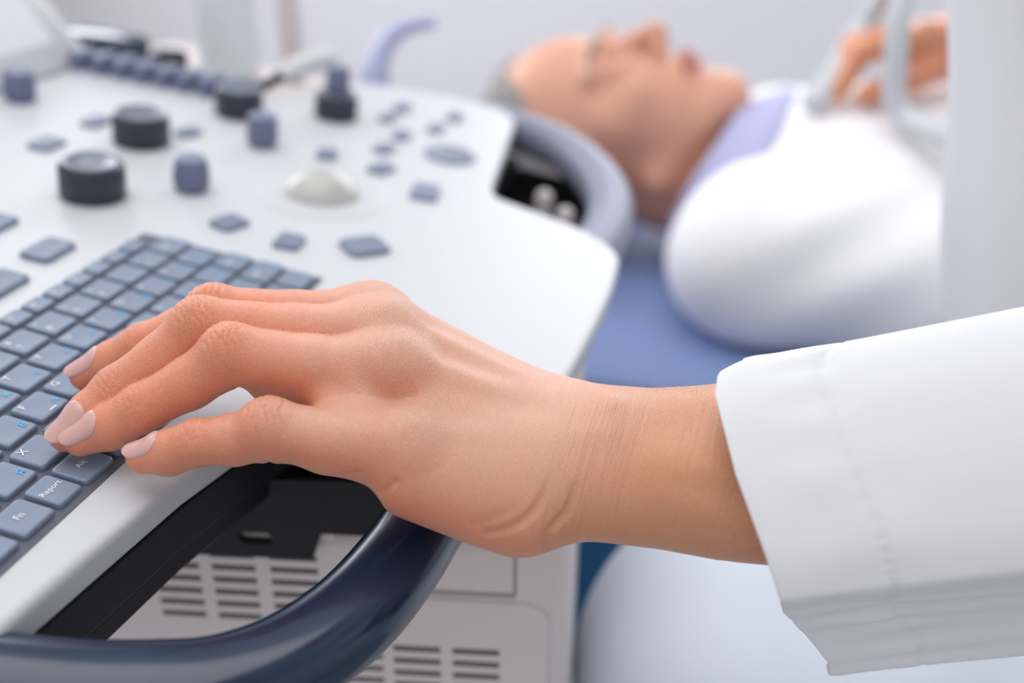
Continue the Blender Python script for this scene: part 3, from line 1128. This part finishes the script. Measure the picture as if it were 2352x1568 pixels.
n0 = len(AV)
nh = len(HV)
flush = np.full(n0, .35)
wrist = np.zeros(n0)
knuck = np.zeros(n0)
P_ = HV
fl = np.zeros(nh)
kn = np.zeros(nh)
for k in 'IMRP':
    f = FING[k]
    for j, r in ((0, 11), (1, 8.5), (2, 7)):
        c = f['J'][j] + f['dn'][min(j, 2)] * 6
        e = np.exp(-(((P_ - c) ** 2).sum(1)) / (r * r))
        fl = np.maximum(fl, e * (.75 if j else .45))
        kn = np.maximum(kn, np.exp(-(((P_ - c) ** 2).sum(1)) / ((r * 1.5) ** 2)))
    e = np.exp(-(((P_ - f['J'][3]) ** 2).sum(1)) / (12 ** 2))
    fl = np.maximum(fl, e * .95)
    # fingers as a whole are rosier than the arm
    seg = np.min([cap(P_.astype(np.float32), f['P'][i], f['P'][i + 1], 0, 0) for i in range(6)], 0)
    fl = np.maximum(fl, .52 * np.exp(-(seg / 12) ** 4))
yy = -P_[:, 1]
fl = np.maximum(fl, .62 * (1 - np.clip((yy - 108) / 55, 0, 1)))
flush[:nh] = fl
wrist[:nh] = np.exp(-((yy - 149) / 13) ** 2) + .35 * np.exp(-((yy - 175) / 20) ** 2)
knuck[:nh] = kn
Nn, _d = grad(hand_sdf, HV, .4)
flush[:nh] *= 1 - .6 * np.clip(Nn @ NP, 0, 1) * np.clip((yy - 55) / 25, 0, 1)  # flush reduced on the back of the hand, painting in its sheen
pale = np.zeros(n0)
pale[:nh] = np.clip(Nn @ NP, 0, 1) ** 1.5 * np.clip((165 - yy) / 30, 0, 1) * np.clip((yy - 42) / 28, 0, 1)  # mask of the painted sheen, by how far skin faces the back-of-hand direction
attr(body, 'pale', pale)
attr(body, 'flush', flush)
attr(body, 'wrist', wrist)
attr(body, 'knuckle', knuck)
fine = np.zeros(n0)
fine[:nh] = 1
attr(body, 'fine', fine)

# ---- finger nails
M_NAIL = mat('nail', (.74, .41, .365), .3, spec=.5, sss=.2, bump=.03, bscale=900)
for k in 'IMRP':
    f = FING[k]
    a, n, s = f['ax'][2], f['dn'][2], unit(np.cross(f['ax'][2], f['dn'][2]))
    wn = {'I': 1.0, 'M': 1.03, 'R': .98, 'P': .88}[k]
    NU, NV_ = 19, 21
    X = []
    for i in range(NV_):
        t = i / (NV_ - 1)
        hw = (1 - (1 - min(1, (t + .004) / .42)) ** 2.2) ** .5 * (1 - .16 * max(0, (t - .72) / .28) ** 2)
        for j in range(NU):
            w_ = -1 + 2 * j / (NU - 1)
            ph = w_ * .86 * hw
            l = -8.6 * wn + 13.2 * wn * t - (2.1 * w_ * w_ * t ** 3)
            dr = n * math.cos(ph) + s * math.sin(ph)
            lc = min(l, 1.2)
            c = f['J'][3] + a * lc
            r = 8.5
            for _ in range(60):
                dd = float(finger_sdf(np.array([c + dr * r], np.float32), k)[0])
                if dd < .01:
                    break
                r -= max(dd * .8, .01)
            edge = max(abs(w_) ** 5, max(0, 1 - t / .22) ** 2)
            X.append(c + dr * (r + .34 - .50 * edge) + a * (l - lc) - n * (.045 * (l - lc) ** 2))
    X = np.array(X)
    fc = [(i * NU + j, i * NU + j + 1, (i + 1) * NU + j + 1, (i + 1) * NU + j) for i in range(NV_ - 1) for j in range(NU - 1)]
    o = mesh_obj('fingernail', X * .001, fc, M_NAIL, body, PM)
    m = o.modifiers.new('thick', 'SOLIDIFY')
    m.thickness = .00045
    m.offset = 0
    m = o.modifiers.new('sub', 'SUBSURF')
    m.levels = m.render_levels = 1

# ---- fine hairs on the top of the wrist
rng = random.Random(3)
b = MB()
for i in range(70):
    y = -rng.uniform(152, 196)
    cx, cz = np.interp(-y, -FA[:, 1], FA[:, 0]), np.interp(-y, -FA[:, 1], FA[:, 2])
    ra, rb = np.interp(-y, -FA[:, 1], FAR), np.interp(-y, -FA[:, 1], FAT)
    th = rng.uniform(.55, 1.75)
    q = np.array([cx, y, cz]) + RAD2 * ra * math.cos(th) + NP2 * rb * math.sin(th)
    nn = unit(RAD2 * math.cos(th) / ra + NP2 * math.sin(th) / rb)
    q = q - nn * .5
    L = rng.uniform(2.5, 6.0)
    d1 = unit(nn * rng.uniform(.25, .7) + np.array([rng.uniform(-.3, .5), rng.uniform(-1, .1), .1]))
    ptsh = [(q + d1 * L * t + nn * (-.9 * t * t + .3 * t) + np.array([.3 * math.sin(3 * t + i), 0, 0])) * .001 for t in (0, .25, .5, .75, 1)]
    tube(b, ptsh, [2.6e-5, 2.4e-5, 2.0e-5, 1.4e-5, 6e-6], 4)
M_HAIR = mat('arm_hair', (.16, .10, .07), .4)
o = b.obj('arm_hair', M_HAIR, body, PM, sharp=0)
o['kind'] = 'stuff'

# ---- white coat: left sleeve
M_CLOTH = mat('white_cotton', (.74, .75, .775), .85, spec=.2, bump=.35, bscale=2600)
nzr = np.random.RandomState(5)


def waves(P, n, lam, seed, stretch=(1, 1, 1)):
    """smooth pseudo-noise in about -1..1"""
    r = np.random.RandomState(seed)
    out = np.zeros(len(P))
    for i in range(n):
        k = r.normal(size=3) * np.array(stretch)
        k /= np.linalg.norm(k / np.array(stretch)) + 1e-9
        out += np.sin(P @ (k * 2 * np.pi / (lam * r.uniform(.6, 1.7))) + r.uniform(0, 6.28))
    return out / math.sqrt(n)


SEC = np.array([(-12, 47), (5, 44.5), (21, 33), (33, 19), (37.8, 9), (37.2, 4.5), (30, -2.5), (19.5, -15), (9, -33), (0, -58), (-10, -59), (-25, -45), (-34, -14), (-36, 12), (-28, 34), (-12, 47)], float)
sec = crom(np.concatenate([SEC[-2:-1], SEC, SEC[1:2]]), 12)[12:-12][:-1]
S0, S1, S2 = np.array([59.7, -192.1, 11.8]), np.array([64.8, -213.7, 19.8]), np.array([74.0, -261.3, 39.0])
ADIR = unit(S2 - S0)
UPW = np.array([0, .139, .990])
E1 = unit(np.cross(UPW, ADIR))
E1 = E1 if E1[0] < 0 else -E1
E2 = unit(np.cross(ADIR, E1))
E2 = E2 if E2[2] > 0 else -E2
ns, nt = 110, len(sec)
down = -sec[:, 1] * .89 + sec[:, 0] * .45
shear = np.interp(down, [-47, -40, -20, 0, 22, 47], [1.2, -1.2, .2, 3.8, 7, 19]) + np.clip((-6 - sec[:, 0]) / 6, 0, 1) * 7
V = np.zeros((ns, nt, 3))
sv = np.concatenate([np.linspace(0, 3, 8), np.linspace(4, 150, ns - 8)])
for i, s_ in enumerate(sv):
    grow_ = 1 + .0005 * s_
    c = S0 + ADIR * (s_ + shear)[:, None] + np.array([0, 0, .0009]) * max(0, s_ - 70) ** 2
    V[i] = c + E1 * (sec[:, 0] * grow_)[:, None] + E2 * (sec[:, 1] * grow_)[:, None]
Vf = V.reshape(-1, 3)
# outward normals of the plain sleeve
dS = np.gradient(V, axis=0)
dT = np.roll(V, -1, 1) - np.roll(V, 1, 1)
N_ = np.cross(dT, dS)
N_ /= np.linalg.norm(N_, axis=2)[..., None] + 1e-9
ctr = V.mean(1, keepdims=True)
if ((V - ctr) * N_).sum() < 0:
    N_ = -N_
loc = np.stack([np.repeat(sv, nt), np.tile(sec[:, 0], ns), np.tile(sec[:, 1], ns)], 1)
sh_ = loc[:, 0]
under = np.clip((np.tile(down, ns) - 16) / 12, 0, 1)
puck = waves(loc, 7, 9, 11, (.22, 1, 1)) * np.exp(-((sh_ - 24) / 13) ** 2)
fold = waves(loc, 6, 55, 4, (.35, 1, 1))
wr = waves(loc, 8, 15, 9, (.16, 1, 1)) * under * np.exp(-((sh_ - 26) / 34) ** 2)
disp = .30 * puck * (1 + under) + .75 * fold * np.clip(sh_ / 30, .25, 1) + 1.0 * wr
disp -= .55 * np.exp(-((sh_ - 27) / .55) ** 2) * (1 + .5 * np.sin(np.tile(np.arange(nt), ns) * 1.9))
disp += .35 * np.exp(-((sh_ - 3.0) / 3.5) ** 2)
Vf = Vf + N_.reshape(-1, 3) * disp[:, None]
# rolled rim going inside
rim = [V[0] + (Vf[:nt] - V[0]) - N_[0] * t + ADIR * e for t, e in ((.5, -.35), (1.2, 0), (1.8, 1.5), (2.0, 12), (2.2, 26))]
allv = np.concatenate([r for r in rim[::-1]] + [Vf.reshape(ns, nt, 3)[i] for i in range(ns)])
tot = ns + len(rim)
fc = [(i * nt + j, i * nt + (j + 1) % nt, (i + 1) * nt + (j + 1) % nt, (i + 1) * nt + j) for i in range(tot - 1) for j in range(nt)]
o = mesh_obj('coat_sleeve', allv * .001, fc, M_CLOTH, DOC, PM)
o['label'] = 'white coat sleeve with a stitched hem'

# ---- coat body, upper sleeves and collar (world millimetres)


def coat_sdf(P):
    P = P.astype(np.float32)
    z = P[:, 2]
    cy = -430 + (np.clip(z, 560, 1000) - 700) * .23 - 5
    q = P.copy()
    q[:, 1] -= cy
    rx = 186 + 0 * z
    ry = 146 + 0 * z
    k0 = np.sqrt((q[:, 0] - 305) ** 2 / rx ** 2 + q[:, 1] ** 2 / ry ** 2) + 1e-6
    d = (k0 - 1) * 150
    d = smax(d, np.maximum(612 - z, z - 1040), 30)
    d = smin(d, cap(P, (200, -396, 1070), (410, -396, 1070), 100), 60)
    d = smin(d, cap(P, (130, -400, 1130), (95, -420, 900), 70, 60), 30)
    d = smin(d, cap(P, (95, -420, 900), (90, -330, 845), 60, 52), 25)
    d = smin(d, cap(P, (480, -400, 1130), (640, -470, 930), 70, 58), 30)
    d = smin(d, cap(P, (640, -470, 930), (735, -352, 832), 55, 42), 25)
    d = d + 5.0 * waves(P, 7, 170, 21, (1, 1, .45)).astype(np.float32) + 2.0 * waves(P, 6, 60, 23, (1, 1, .4)).astype(np.float32)
    fold = np.sin((P[:, 2] * .8 + P[:, 0] * .45) / 26.0)
    d = d + 2.2 * fold * np.exp(-((z - 760) / 80) ** 2)
    d = smax(d, -cap(P, (305, -385, 1120), (302, -360, 1300), 70, 90), 12)
    return d


CV, CF = iso_mesh(coat_sdf, (0, -620, 570), (800, -230, 1250), 6.5, 1)
o = iso_obj('coat_body', CV, CF, M_CLOTH, DOC)


def trouser_sdf(P):
    P = P.astype(np.float32)
    d = None
    for kx, hx, fx in ((196, 225, 190), (395, 380, 400)):
        ky = -200 if kx < 300 else -318
        q = smin(cap(P, (kx, ky, 614), (hx, -490, 600), 73, 86), cap(P, (kx, ky, 606), (fx, ky - 30, 60), 68, 50), 30)
        d = q if d is None else smin(d, q, 12)
    d = smin(d, cap(P, (225, -500, 610), (385, -500, 610), 95), 30)
    d = d + 2.2 * waves(P, 7, 110, 31, (1, .5, 1)).astype(np.float32)
    fold = np.sin((P[:, 1] * .9 + P[:, 2] * .75) / 11.0)
    d = d + 1.6 * fold * np.exp(-((P[:, 1] + 290) / 45) ** 2)
    return smax(d, 45 - P[:, 2], 6)


M_TROU = mat('pale_blue_white_cotton', (.74, .81, .90), .85, spec=.2, bump=.3, bscale=2400)
TV, TF = iso_mesh(trouser_sdf, (90, -610, 30), (510, -100, 730), 6, 1)
iso_obj('trousers', TV, TF, M_TROU, DOC)
M_SHOE = mat('white_shoe', (.75, .75, .76), .5)
for x, yo in ((192, -55), (400, -173)):
    b = MB()
    b.rings([[((x + s_ * (36 + 4 * math.cos(a)) * math.cos(a)) * .001, (-130 + yo + s_ * 118 * math.sin(a) + (10 if z > 40 else 0)) * .001, z * .001)
              for a in [2 * math.pi * i / 28 for i in range(28)]] for z, s_ in ((0, .96), (6, 1), (30, .98), (50, .82), (66, .5))])
    b.obj('shoe', M_SHOE, DOC, sharp=60)
# ------------------------------------------------------------------ the patient lying on the bed
PAT = thing('person', 'person lying on their back on the blue bed, grey hair, white top with lavender collar', 'person', (.745, -.30, .592))
PF = unit((-.10, -.20, .97))                     # where the face looks
PC = np.array((.0, .98, .20))
PC = unit(PC - PF * (PC @ PF))                   # towards the crown
PRT = np.cross(PF, PC)                           # right-hand side
HC = np.array((751, -72, 802)) - 119 * PF + 20 * PC


def toH(P):
    q = P - HC.astype(np.float32)
    return np.stack([q @ PRT.astype(np.float32), q @ PF.astype(np.float32), q @ PC.astype(np.float32)], 1)


SH_R, SH_L = (614, -184, 643), (876, -184, 643)


def torso_sdf(P):
    d = cap(P, (745, -285, 650), (745, -700, 650), 160, 160, ((0, 0, 1), 1.68))
    d = smin(d, cap(P, SH_R, SH_L, 52, 52), 32)
    d = smin(d, cap(P, (745, -700, 655), (745, -830, 650), 160, 150, ((0, 0, 1), 1.6)), 40)
    d = smin(d, cap(P, SH_R, (585, -470, 640), 58, 46), 22)
    return smin(d, cap(P, SH_L, (905, -470, 640), 58, 46), 22)


def pat_sdf(P):
    P = P.astype(np.float32)
    d = torso_sdf(P)
    d = smin(d, cap(P, HC - PC * 62 - PF * 14, (745, -190, 650), 53, 54), 18)
    d = smin(d, head_sdf(toH(P)), 14)
    d = smin(d, cap(P, (585, -470, 640), (690, -640, 745), 42, 28), 15)
    d = smin(d, cap(P, (905, -470, 640), (800, -640, 750), 42, 28), 15)
    for s, (a, b_) in ((1, ((690, -640, 745), (735, -660, 752))), (-1, ((800, -640, 750), (765, -690, 754)))):
        d = smin(d, cap(P, a, b_, 27, 22, ((0, 0, 1), 1.5)), 12)
        a, b_ = np.array(b_, float), unit(np.array(b_, float) - np.array(a, float))
        w_ = unit(np.cross(b_, (0, 0, 1)))
        for i in range(4):
            st = a + w_ * (i - 1.5) * 14
            d = smin(d, cap(P, st, st + b_ * (52, 60, 56, 44)[i] - np.array((0, 0, 10)), 8.5, 7), 4)
    for x in (660, 830):
        d = smin(d, cap(P, (x, -860, 655), (x, -1290, 645), 78, 55), 30)
    return smax(d, 592.6 - P[:, 2], 3)


M_PSKIN = mat('patient_skin', (.70, .36, .245), .5, sss=.12, bump=.15, bscale=500)
PV, PFc = iso_mesh(pat_sdf, (500, -1400, 560), (1000, 120, 850), 5.0, 1)
pb = iso_obj('body', PV, PFc, M_PSKIN, PAT)

# eyes, brows and lips in their own colours
M_LIP = mat('lip', (.52, .17, .15), .4, sss=.1)
M_BROW = mat('brow_hair', (.30, .22, .18), .7)
M_HAIRG = mat('grey_hair', (.30, .28, .26), .6, bump=.8, bscale=900)


def HW(x, y, z):
    return (HC + PRT * x + PF * y + PC * z) * .001


for s in (-1, 1):
    b = MB()
    tube(b, [HW(s * x, y, z) for x, y, z in ((12, 97, 25), (22, 96, 29), (34, 91, 30), (46, 80, 26))], [.0022, .0034, .003, .0014], 8)
    b.obj('eyebrow', M_BROW, pb, sharp=0)
b = MB()
tube(b, [HW(x, y, z) for x, y, z in ((-22, 88, -55), (-12, 97.5, -51.5), (-4, 101.5, -48.5), (0, 101.2, -49.5), (4, 101.5, -48.5), (12, 97.5, -51.5), (22, 88, -55))], [.001, .0034, .0042, .004, .0042, .0034, .001], 10)
b.obj('upper_lip', M_LIP, pb, sharp=0)
b = MB()
tube(b, [HW(x, y, z) for x, y, z in ((-20, 88, -57), (-10, 93.5, -60), (0, 95, -61), (10, 93.5, -60), (20, 88, -57))], [.001, .004, .005, .004, .001], 10)
b.obj('lower_lip', M_LIP, pb, sharp=0)


def hair_sdf(P):
    q = toH(P.astype(np.float32))
    d = ell(q, (0, -8, 36), (81, 99.5, 90))
    # hairline: keep the crown and the back of the head, leave face and ears free
    hl = (q[:, 1] * .62 - q[:, 2] * .78) + 42 + 14 * np.cos(q[:, 0] / 26)
    d = smax(d, hl, 5)
    d = smax(d, 594.5 - P[:, 2], 2)
    return d + .8 * waves(P, 8, 9, 51, (1, .4, 1)).astype(np.float32)


GV, GF = iso_mesh(hair_sdf, (640, -60, 570), (870, 140, 800), 3.0, 1)
iso_obj('hair', GV, GF, M_HAIRG, PAT)

M_SHIRT = mat('white_jersey', (.90, .895, .90), .9, spec=.15, bump=.4, bscale=900)


def shirt_sdf(P):
    P = P.astype(np.float32)
    d = cap(P, (745, -285, 652), (745, -690, 652), 172, 172, ((0, 0, 1), 1.58))
    d = smin(d, cap(P, (616, -182, 643), (874, -182, 643), 64, 64), 40)
    d = smin(d, cap(P, (606, -180, 652), (580, -455, 642), 70, 64), 26)
    d = smin(d, cap(P, (884, -180, 652), (910, -455, 642), 70, 64), 26)
    d = d + 2.2 * waves(P, 6, 120, 61, (.6, 1, 1)).astype(np.float32)
    q = P @ np.array((.35, .55, .76), np.float32)
    d = d - 3.4 * np.sin(q / 9.5) * np.exp(-((P[:, 1] + 245) / 60) ** 2) * np.exp(-((P[:, 0] - 560) / 70) ** 2)
    d = smax(d, np.maximum(-700 - P[:, 1], 592.2 - P[:, 2]), 4)
    # neck opening
    return smax(d, -cap(P, (742, -163, 666), (744, -60, 700), 72, 104), 6)


SV, SF = iso_mesh(shirt_sdf, (480, -720, 570), (1010, -90, 800), 4.5, 1)
iso_obj('shirt', SV, SF, M_SHIRT, PAT)
M_COL = mat('lavender_collar_cloth', (.46, .47, .70), .85, spec=.2, bump=.3, bscale=1200)
cv = []
NC = 72
for k, (rad, dy, dz) in enumerate(((60, 16, 10), (66, 8, 6), (76, -4, 3), (88, -20, 1), (93, -27, -3), (90, -26, -8))):
    for i in range(NC):
        a = 2 * math.pi * i / NC
        x = 748 - math.cos(a) * rad * 1.30
        up = math.sin(a)
        y = -138 + dy - 26 * up + 6 * math.cos(a)
        z = 676 + up * rad * .80 + dz - (14 if up < 0 else 0) * abs(up)
        cv.append((x * .001, y * .001, max(z, 596.5) * .001))
cf = [(k * NC + i, k * NC + (i + 1) % NC, (k + 1) * NC + (i + 1) % NC, (k + 1) * NC + i) for k in range(5) for i in range(NC)]
o = mesh_obj('collar', cv, cf, M_COL, PAT)
m = o.modifiers.new('thick', 'SOLIDIFY'); m.thickness = .004
m = o.modifiers.new('sub', 'SUBSURF'); m.levels = m.render_levels = 1
b = MB()
rg = []
for i in range(40):
    y = -.690 - .66 * i / 39
    t = i / 39
    wx, hz = .20 - .03 * t, .128 - .035 * t
    rg.append([(.745 + wx * math.cos(a) * (1 + .02 * math.sin(5 * a + i * .6)), y, max(.5935, .662 + hz * math.sin(a) * (1 + .04 * math.sin(i * .8 + 3 * a)))) for a in [2 * math.pi * k / 40 for k in range(40)]])
b.rings(rg)
b.obj('trousers', M_TROU, PAT, sharp=0)
# ------------------------------------------------------------------ small things round the scene
# touch screen that leans back behind the panel (part of the machine)
TS = PM @ Matrix.Translation((.364, .224, .003)) @ Matrix.Rotation(math.radians(44), 4, 'X')
b = MB()
b.rings([[(x * .001, y * .001, z * .001) for x, y in fillet([(-255 + i, -4 + i, 10), (0 - i, -4 + i, 10), (0 - i, 175 - i, 10), (-255 + i, 175 - i, 10)], 5)] for z, i in ((-14, 2), (-12, 0), (-1, 0), (0, 1.2))])
o = b.obj('touch_screen', M_WHITE, MACH, TS, sharp=50)
b = MB()
b.rings([[(x * .001, y * .001, z * .001) for x, y in fillet([(-238, 13, 4), (-20, 13, 4), (-20, 160, 4), (-238, 160, 4)], 5)] for z in (-1, .25)])
b.obj('screen_glass', M_SCREEN, o, TS)
b = MB()
b.box(-.10, -.06, .02, .10, -.05, -.012)
b.obj('screen_bracket', M_BLACK, o, TS, False)
# rear shelf of the machine with holders
b = MB()
prism(b, fillet([(366, 106, 8), (500, 112, 16), (520, 262, 16), (366, 272, 6)], 5), -34, -26)
b.obj('rear_shelf', M_BEIGE, MACH, PM, sharp=50)
b = MB()
b.rings([rrect(27, 48, 6, z, 4) for z in (-26, 3)] + [rrect(25, 46, 6, 4.5, 4)])
o = b.obj('accessory_tray', M_NAVY, MACH, pmat(403, 238, 0, .08), sharp=50)
b = MB()
b.rings([rrect(18, 20, 4, z, 4) for z in (-26, 5)] + [rrect(16, 18, 4, 6.5, 4)])
b.obj('cable_clip', M_BLACK, MACH, pmat(389, 186, 0, .3), sharp=50)

M_GEL = mat('pale_blue_bottle', (.80, .86, .90), .35, spec=.5, sss=.2)
GB = thing('bottle', 'pale blue translucent bottle on the rear shelf behind the gain sliders', 'bottle', PW(462, 183, -22.3))
GM = Matrix.Translation(PW(462, 183, -22.3))
b = MB()
lathe(b, [(18, 0), (20.5, 2), (21, 6), (21, 86), (20, 94), (17, 102), (10, 107), (9.5, 110)], 40)
b.obj('bottle_body', M_GEL, GB, GM)
b = MB()
lathe(b, [(10.5, 110), (10.5, 122), (7, 124), (4, 140), (2.5, 144)], 28)
b.obj('bottle_cap', M_WHITE, GB, GM)
M_PB = mat('pinkish_beige_plastic', (.80, .72, .71), .45, sss=.1)
GM = Matrix.Translation(PW(489, 149, -24.4))
SB = thing('bottle', 'slim pinkish beige bottle just right of the pale blue bottle', 'bottle', PW(489, 149, -24.4))
b = MB()
lathe(b, [(7, 0), (8.5, 2), (8.5, 88), (7, 96), (4.5, 101)], 28)
b.obj('bottle_body', M_PB, SB, GM)
b = MB()
lathe(b, [(5.2, 101), (5.2, 112), (2, 114), (2, 122)], 20)
b.obj('bottle_cap', M_WHITE, SB, GM)

# spare probe lying at the back edge of the panel
PR = thing('ultrasound_probe', 'white ultrasound probe with black cable end lying at the back edge of the panel', 'ultrasound probe', PW(405, 112, -2))
b = MB()
pth = crom([(390, 112.5, 6.0), (402, 112, 7.5), (416, 110, 9), (432, 106, 9.5), (444, 102, 9)], 5)
tube(b, [Vector(p) * .001 for p in pth], [(float(r) * .001, float(r) * .0008) for r in np.interp(np.linspace(0, 1, len(pth)), [0, .2, .6, .9, 1], [4.5, 7, 7.6, 9, 5])], 20)
b.obj('probe_handle', M_WHITE, PR, PM, sharp=60)
b = MB()
pth = crom([(390, 112.5, 6), (382, 114, 4), (377, 119, 1.5), (378, 131, -4), (388, 150, -20), (404, 160, -22.5)], 5)
tube(b, [Vector(p) * .001 for p in pth], .0030, 10)
b.obj('probe_cable', M_BLACK, PR, PM, sharp=60)

# probe in the operator's other hand, its cable hanging down from above
HP = thing('ultrasound_probe', 'white ultrasound probe held against the patient, its white cable rising', 'ultrasound probe', (.690, -.209, .752))
b = MB()
pth = crom([(686, -205, 753), (692, -210, 760), (704, -219, 772), (716, -228, 790), (726, -236, 806), (734, -243, 818)], 5)
tube(b, [Vector(p) * .001 for p in pth], [(float(r) * .001, float(r) * .0008) for r in np.interp(np.linspace(0, 1, len(pth)), [0, .12, .5, .85, 1], [8, 12, 11, 10, 5])], 20)
b.obj('probe_handle', M_WHITE, HP, sharp=60)
b = MB()
pth = crom([(734, -243, 818), (735, -252, 836), (716, -270, 858), (690, -264, 856), (674, -261, 838), (664, -262, 811), (658, -267, 771), (650, -278, 760), (620, -300, 757), (575, -338, 748), (535, -356, 712), (520, -375, 630), (516, -410, 604), (520, -450, 602)], 8)
tube(b, [Vector(p) * .001 for p in pth], .0090, 14)
b.obj('probe_cable', M_WHITE, HP, sharp=60)

# lamp on the ceiling
CL = thing('ceiling_light', 'square white ceiling light panel above the ultrasound machine', 'ceiling light', (.30, .25, 2.65))
b = MB()
b.box(-.64, 1.24, -.69, -.65, 2.57, 2.65); b.box(-.64, 1.24, 1.15, 1.19, 2.57, 2.65)
b.box(-.64, -.60, -.65, 1.15, 2.57, 2.65); b.box(1.20, 1.24, -.65, 1.15, 2.57, 2.65)
b.obj('lamp_frame', M_WHITE, CL, None, False)
